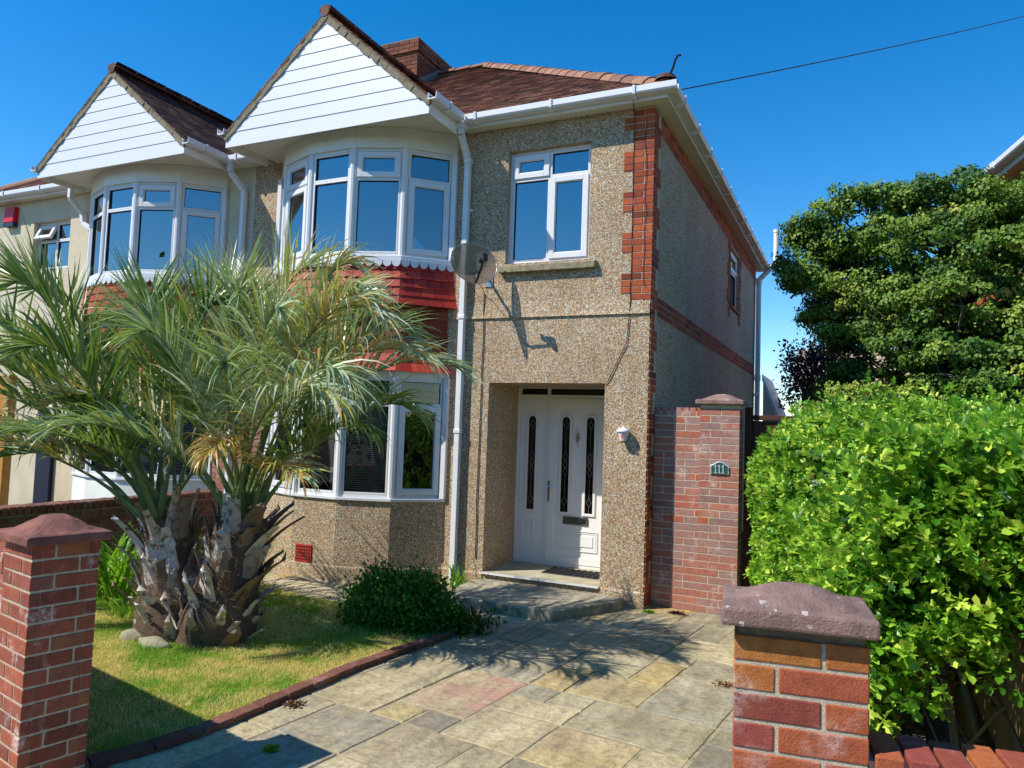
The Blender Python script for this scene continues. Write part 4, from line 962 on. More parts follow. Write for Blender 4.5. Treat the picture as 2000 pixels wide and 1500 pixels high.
# side gate and fence
F1 = thing('side_fence', 'dark brown boarded fence and gate between garden wall and hedge', 'fence', (1.5,.6,0))
w = MB(); x_ = .925
while x_ < 3.6: w.box(x_, x_+.093, .60+rnd.uniform(-.003,.003), .62, .02, 2.0+rnd.uniform(-.004,.004)); x_ += .097
w.build('boards', M['timber'], F1)
w = MB(); w.box(.93,3.6,.56,.66,2.01,2.06); w.build('top_rail', M['timber'], F1, bevel=.004)
w = MB(); w.box(.915,.985,.50,.57,0,2.14); w.build('gate_post', M['timber'], F1)
F2 = thing('boundary_fence', 'tan timber board fence behind the leafy hedge at right', 'fence', (2.62,-2.5,0))
w = MB(); y_ = -5.35
while y_ < .45: w.box(2.60, 2.618, y_, y_+.1, 0, 1.55+rnd.uniform(-.01,.01)); y_ += .104
w.build('boards', M['fence2'], F2)
w = MB()
for z_ in (.35,1.2): w.cut(); w.box(2.56,2.599,-5.35,.45,z_,z_+.07)
w.build('rail', M['fence2'], F2)

# ================================================================ SMALL THINGS
# satellite dish (perforated mesh)
md = Mt('perforated_mesh'); vo = md.n('TexVoronoi', Vector=md.co(), Scale=260); tr = md.n('BsdfTransparent'); mx = md.n('MixShader')
md.base('#77654e'); md.rough(.5); md.b.inputs['Metallic'].default_value = .3
fc = md.ramp(vo.outputs['Distance'], [(.30,(0,0,0)),(.34,(1,1,1))]); md.l(fc, mx.inputs[0]); md.l(tr.outputs[0], mx.inputs[1]); md.l(md.b.outputs[0], mx.inputs[2]); md.l(mx.outputs[0], md.t.nodes['Material Output'].inputs[0])
DC = Vector((-1.985,-.36,3.665)); dn = Vector((.74,-.62,.28)).normalized(); dx = Vector((0,0,1)).cross(dn).normalized(); dz = dn.cross(dx)
SD = thing('satellite_dish', 'round perforated satellite dish on the wall beside the white downpipe', 'satellite dish', (-1.99,0,3.6))
d_ = MB(); K = 6; Nn_ = 28; vs = [DC]; 
for i in range(1, K+1):
    for k in range(Nn_):
        q_ = 2*math.pi*k/Nn_; r_ = .285*i/K; vs.append(DC+dx*math.cos(q_)*r_*1.0+dz*math.sin(q_)*r_*.88+dn*(.055*(i/K)**2))
fs = [(0,1+k,1+(k+1)%Nn_) for k in range(Nn_)]+[(1+(i-1)*Nn_+k,1+i*Nn_+k,1+i*Nn_+(k+1)%Nn_,1+(i-1)*Nn_+(k+1)%Nn_) for i in range(1,K) for k in range(Nn_)]
d_.add(vs, fs); d_.build('reflector', md.m, SD, smooth=True)
rim = MB(); rp = [vs[1+(K-1)*Nn_+k] for k in range(Nn_)]; rim.tube(rp+[rp[0],rp[1]], .006, 6); rim.build('rim', M['bargrey'], SD, smooth=True)
ft = DC-dz*.235+dn*.06; lnb = DC+dn*.30-dz*.07
a_ = MB(); a_.tube([DC-dn*.03-dz*.02, ft-dn*.02, ft+dn*.04, lnb-dz*.045], .013, 6); a_.build('feed_arm', M['black'], SD)
a_ = MB(); a_.tube([lnb-dn*.07, lnb-dn*.02], .024, 10); a_.tube([lnb-dn*.02, lnb+dn*.03], [.03,.034], 10); a_.obox(lnb+dn*.02-dx*.03-dz*.05, dx*.06, dz*.085, dn*.05); a_.build('receiver', M['black'], SD, bevel=.004)
a_ = MB(); a_.tube([(-1.94,-.002,3.56),(-1.94,-.2,3.56),(-1.955,-.27,3.60),DC-dn*.02-dz*.03], .016, 8); a_.box(-1.99,-1.89,-.012,-.001,3.48,3.64); a_.build('bracket', M['bargrey'], SD)
a_ = MB(); a_.tube([lnb-dz*.05, ft+dn*.02, (-1.97,-.1,3.44), (-1.985,-.012,3.38)], .004, 5); a_.build('lead_cable', M['cable'], SD)

# wall lantern pot
WL = thing('wall_lamp', 'small white painted pottery wall light right of the porch', 'wall lamp', (-.25,0,1.8))
l_ = MB(); l_.lathe((-.25,-.062,1.735), [(0,0),(.034,0),(.036,.004),(.062,.10),(.063,.102),(.058,.102)], n=10); l_.build('painted_shade', M['upvc'], WL)
l_ = MB(); l_.lathe((-.25,-.062,1.837), [(.072,-.004),(.074,.008),(.05,.03),(.03,.036),(.014,.04),(.012,.052),(0,.056)], n=12); l_.lathe((-.25,-.062,1.837), [(.05,0),(.072,-.004)], n=12); l_.build('lid', M['upvc'], WL, smooth=True)
l_ = MB()
for k in range(8):
    q_ = math.pi*2*k/8; c_ = Vector((-.235,-.118,1.785)); e_ = Vector((math.cos(q_),-.1,math.sin(q_)))*.024; s2 = Vector((-math.sin(q_),0,math.cos(q_)))*.005
    l_.quad(c_-s2, c_+e_*.6-s2*1.4, c_+e_, c_+e_*.6+s2*1.4)
l_.build('painted_flower', m_plain('red_glaze','#b0402c',.3), WL)
l_ = MB(); l_.box(-.30,-.20,-.014,-.001,1.74,1.85); l_.build('wall_plate', M['bargrey'], WL)

# house number
PX, PZ, PY = .715, 1.485, .180
HN = thing('house_number', 'small green and pewter number plaque on the brick pier', 'house number', (PX,PY,PZ))
def platepoly(k): return [(PX-.095*k,-.055*k),(PX+.095*k,-.055*k),(PX+.095*k,.035*k),(PX+.06*k,.05*k),(PX+.03*k,.072*k),(PX,.078*k),(PX-.03*k,.072*k),(PX-.06*k,.05*k),(PX-.095*k,.035*k)]
l_ = MB(); l_.prism([(x_, PY, PZ+z_) for x_, z_ in platepoly(1)], (0,-.010,0)); l_.build('plaque_frame', M['pewter'], HN, bevel=.004, seg=2)
l_ = MB(); l_.prism([(x_, PY-.0095, PZ+z_) for x_, z_ in platepoly(.86)], (0,-.003,0)); l_.build('plaque_face', M['plaque'], HN)
for k in (-1, 0, 1):
    l_ = MB(); x_ = PX+k*.038; l_.box(x_-.007, x_+.007, PY-.020, PY-.0125, PZ-.036, PZ+.042); l_.box(x_-.014, x_+.014, PY-.0205, PY-.0125, PZ-.044, PZ-.0362); l_.obox((x_-.007,PY-.0125,PZ+.025), (-.012,0,-.008), (0,-.007,0), (0,0,.012)); l_.build('digit', M['pewter'], HN, bevel=.002)
l_ = MB()
for sx in (-1,1): l_.cut(); l_.lathe((PX+sx*.083,PY-.0125,PZ), [(0,.004),(.005,.003),(.006,0)], ax=(0,-1,0), n=8)
l_.build('screw', M['chrome'], HN)
# overhead telephone line
def px2(px, py, k): return CP+((px-1000)/FPX*r2-(py-750)/FPX*u2+fw)*k
A_ = Vector((-.16,-.18,5.40)); B_ = CP+(Vector((.199,1.161,.58))*13); B2 = A_+(B_-A_)*1.25
w = MB(); w.tube([A_+(B2-A_)*(k/24)-Vector((0,0,.02*math.sin(math.pi*k/24)*6*.5)) for k in range(25)], .007, 6); tag(w.build('telephone_wire', M['cable']), 'single black overhead telephone wire running from the eaves into the sky', 'wire')
# stones at the palm foot
for (x_, y_, sx, sy, sz_, lab) in ((-3.35,-3.40,.13,.08,.065,'pale rounded stone at the left foot of the palm'),(-3.06,-3.44,.17,.07,.055,'longer mossy green stone against the palm base')):
    w = MB(); ph = [(math.sin(math.pi*k/10), -math.cos(math.pi*k/10)) for k in range(11)]; w.lathe((0,0,0), [(max(0,a_)*1., b_) for a_, b_ in ph], n=18)
    w.v = [(x_+p[0]*sx*(1+.12*math.sin(p[1]*4+p[2]*3)), y_+p[1]*sy*(1+.1*math.cos(p[0]*5)), .02+p[2]*sz_*(1+.12*math.sin(p[0]*4+1))) for p in w.v]; tag(w.build('stone', M['rock'], smooth=True), lab, 'stone', 'stones at the foot of the palm')
#@@PLANTS
# ================================================================ PLANTS
def sphere_pts(n, c, r, shell=.35):
    d = unit(nr.normal(0, 1, (n, 3))); rr = (1-shell*nr.random(n)**1.5)
    return np.asarray(c)+d*rr[:, None]*np.asarray(r), d
LEAF = [(0,0,0),(-.30,.35,.10),(.30,.35,.10),(0,.45,0),(-.22,.72,.06),(.22,.72,.06),(0,1,-.10)]
LEAFF = [(0,1,3),(0,3,2),(1,4,3),(3,5,2),(4,6,3),(3,6,5)]
LOBED = [(0,0,0),(-.16,.22,.03),(-.46,.42,.10),(-.22,.48,.05),(-.30,.78,.06),(0,1,-.06),(.30,.78,.06),(.22,.48,.05),(.46,.42,.10),(.16,.22,.03),(0,.45,0)]
LOBEF = [(0,10,1),(1,10,3,2),(3,10,5,4),(10,7,6,5),(10,9,8,7),(0,9,10)]
M['bark'] = m_plain('grey_bark', '#6f6a5c', .95, .5, 20, .8, 90)
M['stem'] = m_plain('green_stem', '#5f6b3c', .8, .3, 20)

# ---- jelly palm
PT = thing('palm_tree', 'twin trunk feather palm with arching blue green fronds on the lawn', 'palm tree', (-3.0,-3.1,0))
M['boot'] = m_leaf('leaf_base', [(0,'#5a473a'),(.3,'#7d6c5d'),(.6,'#a1978b'),(.85,'#bdb5ab'),(1,'#cbc4bb')], .0, rough=.8, noise=(16,.52,.68,'#5f4c3b'))
M['fibre'] = m_leaf('trunk_fibre', [(0,'#463327'),(.4,'#6e5440'),(.75,'#8d7356'),(1,'#b09b78')], .1, '#8d6238', .9)
M['trunkcore'] = m_plain('palm_trunk', '#5f5042', .95, .5, 14, .9, 60)
def trunk(base, top, r0, r1, nb, seed):
    base = Vector(base); top = Vector(top); ax = (top-base); T = ax.normalized(); L = ax.length; rg = random.Random(seed)
    c = MB(); c.tube([base-T*.1]+[base.lerp(top, k/8) for k in range(9)], [r0*1.02]+[r0*(1+.12*math.sin(k*1.1))*(1-k/8)+r1*(k/8) for k in range(9)], 14)
    to = c.build('trunk', M['trunkcore'], PT, smooth=True)
    st = MB(); X = T.orthogonal().normalized(); Y = T.cross(X); fib = []
    for i in range(nb):
        f = (i+.5)/nb; an = i*2.39996+rg.uniform(-.3,.3); h = f**1.08*L*1.03+.0; r = r0*(1-f)+r1*f; out = X*math.cos(an)+Y*math.sin(an); side = T.cross(out)
        side = (side+T*rg.uniform(-.2,.2)).normalized()
        p = base+T*(h-.07)+out*(r*.86); ln = rg.uniform(.17,.30)*(1 if f < .75 else 1.25); w = rg.uniform(.046,.074); tip = rg.uniform(.4,.7)
        lean = rg.uniform(.18,.62); pts = []; K = 6; twist = rg.uniform(-.5,.5)
        for k in range(K+1):
            s = k/K; cpt = p+T*(ln*s)+out*(ln*lean*s*(.5+.7*s)); sd = (side+out*twist*s).normalized(); ww = w*(1.25*(1-s)**1.3+tip*s**.6*.9+.08); tk = .026*(1-.45*s)
            pts.append([cpt-sd*ww, cpt-sd*ww*.45+out*tk*.9, cpt+sd*ww*.45+out*tk*.9, cpt+sd*ww, cpt+sd*ww*.5-out*tk*.4, cpt-sd*ww*.5-out*tk*.4])
        col = (min(1, max(0, rg.gauss(.72, .2))) if rg.random() < .7 else rg.uniform(0,.35), rg.random(), 0)
        vs = [q for r_ in pts for q in r_]; fs = [(6*k+j, 6*k+(j+1)%6, 6*k+6+(j+1)%6, 6*k+6+j) for k in range(K) for j in range(6)]
        e = len(vs); m6 = 6*K
        if rg.random() < .45:
            cpt = sum((Vector(q) for q in pts[K]), Vector())/6+T*rg.uniform(.02,.08)+side*rg.uniform(-.03,.03); vs.append(cpt); fs += [(m6+j, m6+(j+1)%6, e) for j in range(6)]
        else: fs.append(tuple(m6+j for j in range(6)))
        st.add(vs, fs, col)
        for _ in range(34): fib.append((p+T*rg.uniform(-.05,.12)+side*rg.uniform(-.12,.12)+out*rg.uniform(-.03,.045), (T*rg.uniform(-.5,.9)+out*rg.uniform(-.1,.4)+side*rg.uniform(-1.4,1.4)).normalized()))
    st.build('leaf_bases', M['boot'], to, smooth=False)
    P = np.array([f_[0] for f_ in fib]); Dd = np.array([f_[1] for f_ in fib]); n = len(P); Xv, Yv, Zv = frames(n, Dd, .25)
    cloud('fibres', M['fibre'], [(-.5,0,0),(.5,0,0),(.3,.5,.12),(-.3,.5,.12),(0,1,.45)], [(0,1,2,3),(3,2,4)], P, Xv, Yv, Zv, np.stack([np.full(n,.0042), nr.uniform(.05,.2,n), nr.uniform(.03,.12,n)], 1), parent=to)
    return to
trunk((-3.20,-3.12,0), (-3.38,-3.12,.95), .29, .20, 62, 1); trunk((-2.84,-3.04,0), (-2.62,-2.98,1.0), .31, .20, 68, 2)
M['frond'] = m_leaf('palm_leaflet', [(0,'#2f4a1c'),(.22,'#4b6a29'),(.42,'#647d3e'),(.60,'#82946a'),(.78,'#9fab8e'),(.88,'#b4bba0'),(.93,'#a9a83c'),(1,'#b08d55')], .26, '#93ad44', .36, spec=.5)
M['rachis'] = m_plain('palm_stalk', '#6a7d4a', .5, .3, 12)
def bez(P, t):
    n = len(P)-1; return sum((P[i]*(math.comb(n, i)*(1-t)**(n-i)*t**i) for i in range(n+1)), Vector())
def frond(P, tint, leaf=.60, nl=46, start=.30, vang=.6, droop=.22, seed=0, rad=.017):
    P = [Vector(p) for p in P]; rg = random.Random(seed); K = 14; path = [bez(P, k/K) for k in range(K+1)]
    r = MB(); r.tube(path, [rad*(1+1.3*max(0, 1-k/3.5)-.78*(k/K)**.7) for k in range(K+1)], 6); fo = r.build('frond', M['rachis'], PT, smooth=True)
    mb = MB()
    for i in range(nl):
        s = start+(1-start)*(i+.5)/nl; p = bez(P, s); T = (bez(P, min(1, s+.02))-bez(P, s-.02)).normalized()
        S = T.cross(Vector((0,0,1))); S = S.normalized() if S.length > .05 else Vector((1,0,0)); Un = S.cross(T).normalized()
        f = (s-start)/(1-start); ang = 1.0-.75*f; ln = leaf*(.55+.62*math.sin(math.pi*min(1, f*.78+.20)))*.86
        for sg in (-1, 1):
            va = vang+rg.uniform(-.35,.35); a2 = ang+rg.uniform(-.2,.2); l2 = ln*rg.uniform(.78,1.12)
            d = (T*math.cos(a2)+(S*sg*math.cos(va)+Un*math.sin(va))*math.sin(a2)).normalized()
            nrm = d.cross(T).normalized(); wdir = (T*.75+nrm*.5*rg.uniform(-1,1)); wdir = (wdir-d*wdir.dot(d)).normalized(); w0 = .0095*rg.uniform(.7,1.25)*(1.25 if tint < .42 else .95)
            dr_ = droop*rg.uniform(.3,1.7)*(1+.8*f); q = p.copy(); dd = d.copy(); vs = []; prof = (.55,1.0,.85,.5,.04); seg = l2/4
            for k in range(5):
                fold = nrm*(w0*.0)
                vs += [q-wdir*w0*prof[k], q+wdir*w0*prof[k]]
                dd = (dd+Vector((0,0,-dr_*(.10+.25*k)))).normalized(); q = q+dd*seg
            tt = min(1, max(0, tint+rg.uniform(-.24,.2))) if rg.random() > .05 else rg.uniform(.92,1); mb.add(vs, [(2*k,2*k+1,2*k+3,2*k+2) for k in range(4)], (tt,rg.random(),0))
    mb.build('leaflets', M['frond'], fo); return fo
A1 = (-3.40,-3.15,.88); A2 = (-2.64,-2.98,.95)
FR = [ # base, mid, tip (world), tint, leaf, droop
 (A1,(-3.95,-3.55,2.15),(-4.30,-3.75,2.95),.30,.78,.06),
 (A1,(-4.10,-3.60,2.10),(-4.95,-3.90,2.75),.32,.76,.10),
 (A1,(-4.05,-3.50,1.95),(-5.35,-3.75,2.35),.40,.70,.16),
 (A1,(-4.2,-3.7,1.75),(-5.5,-4.1,1.85),.95,.60,.25),
 (A1,(-3.95,-3.8,1.55),(-4.75,-4.25,1.62),.92,.46,.3),
 (A1,(-3.60,-3.2,2.1),(-3.75,-3.1,3.0),.30,.75,.06),
 (A1,(-3.8,-2.8,2.1),(-4.45,-2.5,3.0),.25,.75,.08),
 (A1,(-3.45,-2.7,2.1),(-3.4,-2.4,2.9),.25,.72,.08),
 (A1,(-3.15,-3.2,2.0),(-3.05,-3.2,2.75),.30,.70,.1),
 (A1,(-3.9,-2.6,1.9),(-5.1,-2.4,2.4),.25,.7,.15),
 (A1,(-4.0,-3.1,1.75),(-5.2,-3.0,1.9),.25,.65,.2),
 (A1,(-3.3,-3.8,1.8),(-3.45,-4.05,2.35),.35,.6,.15),
 (A1,(-3.0,-2.6,1.9),(-2.9,-2.1,2.6),.25,.65,.15),
 (A1,(-3.75,-3.45,1.9),(-4.75,-3.8,2.25),.28,.75,.12),
 (A1,(-3.7,-3.6,1.8),(-4.4,-4.1,2.3),.3,.65,.15),
 (A1,(-3.9,-3.2,2.0),(-4.75,-3.3,3.0),.28,.8,.06),
 (A1,(-3.5,-3.0,1.6),(-4.3,-2.9,1.6),.2,.6,.4),
 (A1,(-3.8,-3.35,1.55),(-4.7,-3.6,1.55),.25,.55,.35),
 (A2,(-3.0,-3.6,2.0),(-3.75,-3.75,1.93),.95,.46,-.12),
 (A2,(-2.75,-3.05,2.2),(-2.95,-3.0,3.0),.74,.70,.10),
 (A2,(-2.60,-3.0,2.3),(-2.40,-2.9,3.18),.80,.68,.22),
 (A2,(-2.45,-2.9,2.35),(-2.05,-2.8,3.15),.82,.60,.55),
 (A2,(-2.35,-3.0,2.2),(-1.75,-3.0,2.85),.70,.62,.35),
 (A2,(-2.2,-3.1,2.25),(-1.8,-3.2,2.9),(-1.42,-3.2,2.6),.82,.64,.55),
 (A2,(-2.15,-3.0,2.1),(-1.65,-3.0,2.5),(-1.22,-3.0,2.3),.78,.62,.5),
 (A2,(-2.2,-2.8,1.9),(-1.7,-2.6,2.4),(-1.25,-2.5,2.3),.6,.6,.4),
 (A2,(-2.3,-3.3,1.8),(-1.9,-3.5,2.2),(-1.45,-3.6,1.95),.72,.58,.6),
 (A2,(-2.9,-2.9,2.1),(-3.2,-2.8,2.95),.62,.7,.1),
 (A2,(-2.8,-2.7,2.1),(-3.0,-2.3,2.9),.35,.68,.1),
 (A2,(-2.4,-2.6,2.0),(-2.2,-2.2,2.8),.35,.68,.15),
 (A2,(-2.0,-2.8,1.7),(-1.5,-2.7,2.0),.35,.55,.35),
 (A2,(-2.7,-3.5,1.9),(-2.75,-3.75,2.45),.55,.6,.2),
 (A2,(-2.5,-3.4,1.8),(-2.3,-3.6,2.25),.5,.58,.3),
 (A2,(-3.1,-3.2,1.8),(-3.5,-3.2,2.4),.35,.65,.2),
 (A2,(-2.3,-2.9,1.6),(-1.75,-2.9,1.75),.3,.5,.5),
 (A2,(-2.7,-3.1,2.1),(-2.6,-3.2,2.95),.5,.68,.15),
 (A2,(-2.5,-3.2,2.0),(-2.1,-3.4,2.65),.65,.62,.35),
 (A2,(-2.95,-3.3,2.0),(-3.2,-3.5,2.65),.45,.64,.15),
 (A2,(-2.2,-2.7,2.0),(-1.8,-2.4,2.7),.4,.62,.3),
 (A2,(-2.4,-2.9,2.1),(-2.1,-3.0,2.7),(-1.6,-3.1,2.75),.75,.6,.5),
 (A2,(-2.0,-3.2,2.0),(-1.7,-3.4,2.4),(-1.4,-3.45,2.1),.66,.62,.6),
 (A1,(-4.0,-3.7,1.9),(-4.9,-4.3,2.1),.35,.6,.3),
 (A1,(-4.1,-3.3,1.6),(-5.0,-3.5,1.3),.3,.55,.4),
 (A2,(-2.9,-3.5,1.6),(-3.1,-4.0,1.7),.5,.5,.3),
 (A2,(-2.3,-3.1,1.5),(-1.9,-3.3,1.35),.94,.45,.4),
 (A1,(-3.5,-3.5,1.6),(-3.7,-4.1,1.6),.4,.5,.3),
 (A2,(-2.45,-3.35,1.7),(-2.3,-3.65,1.5),1.15,.34,.7),
]
for i, fr in enumerate(FR):
    b = Vector(fr[0])+Vector((rnd.uniform(-.09,.09), rnd.uniform(-.09,.09), rnd.uniform(-.1,.08)))
    body = [v for v in fr[1:] if isinstance(v, tuple)]; nums = [v for v in fr[1:] if not isinstance(v, tuple)]
    # the stalk leaves the trunk steeply
    first = b.lerp(Vector(body[0]), .5)+Vector((0,0,.18))
    tp = Vector(body[-1]); md_ = Vector(body[-2]); hd = tp-md_; hz = Vector((hd.x, hd.y, 0)); hz = hz.normalized() if hz.length > .1 else Vector((rnd.uniform(-1,1), -.4, 0)).normalized()
    rise = max(0, hd.z)
    body = body[:-1]+[tp+Vector((0,0,.16)), tp+hz*(.20+.08*rnd.random())+Vector((0,0,.06-.16*rise*rnd.random()-.08*rnd.random()))]
    frond([b, first]+body, nums[0]+(.10 if fr[0] is A2 and nums[0] < .85 else .02), nums[1]*1.02, 58, .32, .40+.35*rnd.random(), nums[2]*.95+.0, seed=i)

# ---- conifer: limbs and cushions of fan sprays
def conifer(name, label, c, R, H0, H1_, limbs, per, mat, seed, spr=.034, extra=()):
    """limbs spread from the trunk; each ends in a layered group of small cushions of fan sprays"""
    rg = random.Random(seed); t = thing(name, label, 'tree', (c[0], c[1], 0))
    tk = MB(); tk.tube([(c[0],c[1],-.05),(c[0]+.05,c[1],1.2),(c[0]-.05,c[1]+.05,2.4),(c[0],c[1],3.6),(c[0]-.1,c[1],H1_-.6)], [.16,.13,.1,.07,.02], 8)
    P = []; Dn = []; Q = []; ends = []
    for i in range(limbs):
        zf = (i+.5)/limbs; an = i*2.39996+rg.uniform(-.3,.3); wd = math.sqrt(max(.05, 1-(2*zf-1.0)**2*(1 if zf > .5 else .25)))
        if math.sin(an) > .75 and rg.random() < .6: continue
        rr = rg.uniform(.70, 1.0)*wd; z = H0+(H1_-H0)*zf
        ends.append((Vector((c[0]+math.cos(an)*R[0]*rr, c[1]+math.sin(an)*R[1]*rr, z)), rg.uniform(.26,.5)))
    for i in range(limbs//2):   # inner fill
        an = rg.uniform(0, 6.283); zf = rg.uniform(.05,.9); rr = rg.uniform(.3,.7); ends.append((Vector((c[0]+math.cos(an)*R[0]*rr, c[1]+math.sin(an)*R[1]*rr, H0+(H1_-H0)*zf)), .4))
    ends = [e for e in ends if not (e[0].z < 3.35 and e[0].x < 1.95)]
    ends += [(Vector(e[:3]), e[3]) for e in extra]
    for q, sz_ in ends:
        s = Vector((c[0], c[1], max(.7, q.z-.55*(q-Vector((c[0],c[1],q.z))).length)))
        mid_ = s.lerp(q, .55)+Vector((rg.uniform(-.1,.1),rg.uniform(-.1,.1),-.10)); tk.tube([s, mid_, q], [.035,.02,.006], 5)
        o = Vector((q.x-c[0], q.y-c[1], .35)).normalized(); tone = rg.random(); side = o.cross(Vector((0,0,1))).normalized()
        np_ = rg.randint(7, 11)
        for k in range(np_):
            off = o*rg.uniform(-.6,.75)*sz_+side*rg.uniform(-1,1)*sz_+Vector((0,0,rg.uniform(-.40,.38)*sz_)); pc = q+off; pr = rg.uniform(.085,.165)
            if k < 3: tk.tube([q, q.lerp(pc,.6), pc], [.007,.005,.002], 4)
            n = per; u = unit(nr.normal(0,1,(n,3))+np.array(o)*.6+np.array([0,0,.4])); fl = np.array([1.25,1.25,.75]); bump = 1+.2*np.sin(u[:,0]*8+k)+.2*np.sin(u[:,2]*9+k*2)
            P.append(np.array(pc)+u*pr*fl*bump[:, None]*(1-.4*nr.random(n)[:, None]**2)); Dn.append(u+np.array(o)*.4); Q.append(np.full(n, min(1, max(0, .62*tone+.38*rg.random()))))
    tk.build('trunk', M['bark'], t, smooth=True)
    P = np.vstack(P); Dn = np.vstack(Dn); q = np.concatenate(Q); n = len(P)
    Z = unit(unit(Dn)+nr.normal(0,.38,(n,3))); A = nr.normal(0,1,(n,3))+np.array([0,0,-.3]); Y = unit(A-Z*np.sum(A*Z,1,keepdims=True)); X = np.cross(Y, Z); rn = np.stack([np.clip(q*.8+nr.random(n)*.25-.02, 0, 1), nr.random(n), nr.random(n)], 1)
    FAN = [(0,0,0),(-.42,.45,.12),(-.30,.85,.05),(0,1,-.12),(.30,.85,.05),(.42,.45,.12),(0,.5,0)]
    cloud('crown', mat, FAN, [(0,6,1),(1,6,2),(2,6,3),(3,6,4),(4,6,5),(0,5,6)], P, X, Y, Z, nr.uniform(.7,1.4,n)*spr, rn, t)
    return t
M['conifer'] = m_leaf('cypress_spray', [(0,'#203a12'),(.3,'#365618'),(.55,'#547022'),(.8,'#768632'),(.94,'#94953f'),(1,'#85643a')], .10, '#7fa322', .55)
conifer('conifer_tree', 'large dense green cypress with rounded cushion foliage behind the hedge', (3.05,2.6), (1.66,1.3), 1.0, 4.78, 150, 165, M['conifer'], 3, extra=[(1.28,2.1,4.0,.30),(1.38,2.1,4.42,.24),(1.55,2.1,4.25,.34),(1.72,2.1,4.62,.30),(1.95,2.1,4.72,.32),(2.25,2.1,4.78,.32),(2.6,2.1,4.75,.32),(1.5,2.1,3.75,.34),(1.65,2.2,3.3,.3),(1.9,2.2,4.2,.4),(2.9,2.0,4.7,.3),(1.32,2.0,3.78,.2),(1.55,2.0,4.38,.2),(1.75,2.2,4.2,.3),(1.75,2.1,3.1,.2),(1.95,2.2,2.6,.3),(3.4,1.9,4.5,.25),(3.9,1.9,4.3,.3),(4.2,2.1,4.15,.35),(4.0,1.7,4.2,.4),(3.7,1.6,3.9,.4),(3.9,1.6,3.4,.4),(4.1,1.8,3.0,.4),(3.6,1.5,2.6,.4),(2.2,1.4,2.3,.4),(2.1,1.6,2.2,.35)])
# purple leaved tree
M['purple'] = m_leaf('purple_leaf', [(0,'#1c1114'),(.6,'#341d24'),(1,'#4a2a2e')], .25, '#5b2a34', .5)
def loose_tree(name, label, c, R, zc, H, mat, nclump, per, size, seed, tr=.08, thin=1.):
    rg = random.Random(seed); t = thing(name, label, 'tree', (c[0], c[1], 0)); tk = MB(); top = Vector((c[0], c[1], zc+R[2]*.5)); tk.tube([(c[0],c[1],-.05),(c[0]+.05,c[1],zc*.5),top], [tr,tr*.7,.01], 7); P = []; D = []
    for i in range(nclump):
        d = Vector((rg.gauss(0,1), rg.gauss(0,1), rg.gauss(0,1))).normalized()*rg.uniform(.4,1); q = Vector((c[0]+d.x*R[0], c[1]+d.y*R[1], zc+d.z*R[2]))
        s = Vector((c[0], c[1], max(.6, q.z-rg.uniform(.4,1)))); tk.tube([s, s.lerp(q,.6)+Vector((0,0,.08)), q], [tr*.3,tr*.2,.004], 5)
        n = per; u = nr.normal(0,1,(n,3)); P.append(np.array(q)+u*.14*thin); D.append(unit(u+np.array([0,0,-.2])))
    tk.build('trunk', M['bark'], t); P = np.vstack(P); D = np.vstack(D); n = len(P); X, Y, Z = frames(n, D, .8)
    cloud('crown', mat, LEAF, LEAFF, P, X, Y, Z, nr.uniform(.7,1.3,n)*size, None, t); return t
loose_tree('plum_tree', 'dark purple leaved tree showing between the soil pipe and the cypress', (1.05,10.0), (.95,.6,1.05), 3.25, 4.2, M['purple'], 46, 70, .075, 8, thin=.9)
M['dkleaf'] = m_leaf('dark_leaf', [(0,'#1a2f12'),(.6,'#2b4719'),(1,'#3a5a20')], .2, '#5f8a2a', .5)
loose_tree('garden_tree', 'dark green tree low behind the brown side fence', (1.9,7.2), (1.1,.6,1.0), 1.6, 2.6, M['dkleaf'], 40, 90, .08, 9)

# ---- hedge
HG = thing('leafy_hedge', 'big bright green leafy hedge behind the near pillar', 'hedge', (2,-2,0))
M['hedge'] = m_leaf('hedge_leaf', [(0,'#224a0c'),(.25,'#3f7016'),(.5,'#659525'),(.75,'#92b43a'),(1,'#c0ce58')], .32, '#aed048', .4, spec=.5)
M['shade_leaf'] = m_leaf('shaded_inner_leaf', [(0,'#15300a'),(.6,'#234a10'),(.93,'#346016'),(.95,'#6b4426'),(1,'#7d5530')], .12, '#6fa020', .4, spec=.5)  # shade of the hedge gaps painted into the greens; browns are dead leaves
def hx(y): return np.interp(y, [-5.2,-4.6,-3,-1,.4], [2.03,1.89,1.51,1.22,1.11])
def ht(y): return np.interp(y, [-5.2,-4.4,-3,-1,.4], [1.72,1.86,1.96,2.02,2.04])
# shoots: whorls of leaves at shoot tips over the face, top and interior
P = []; D = []; SZ = []; RN = []; I0 = []
def shoot(p, d, k, size, bright):
    P.append(np.array(p)[None, :]+np.outer(np.linspace(0, .5, k)*size, d)+nr.normal(0, .004, (k, 3)))
    a = np.arange(k)*2.4; b1 = unit(np.cross(d, [.3,.2,1.])[None, :])[0]; b2 = np.cross(d, b1)
    fan = np.linspace(1.25, .25, k)
    D.append(unit(np.outer(np.cos(fan), d)+np.sin(fan)[:, None]*(np.outer(np.cos(a), b1)+np.outer(np.sin(a), b2)))); SZ.append(nr.uniform(.75,1.2,k)*size); RN.append(np.clip(nr.normal(bright, .14, k), 0, 1))
NS = 26000
def top_at(x, y):
    e = np.clip((x-hx(y))/.6, 0, 1); return ht(y)-.02-.42*(1-e)**2.2+.07*math.sin(x*4.3+y*2.1)+.05*math.sin(x*9+y*7+1)
cl = [(nr.uniform(1.0,3.3), nr.uniform(-5,.4), nr.uniform(.1,2.1), nr.uniform(.05,.15)) for _ in range(420)]   # thin places
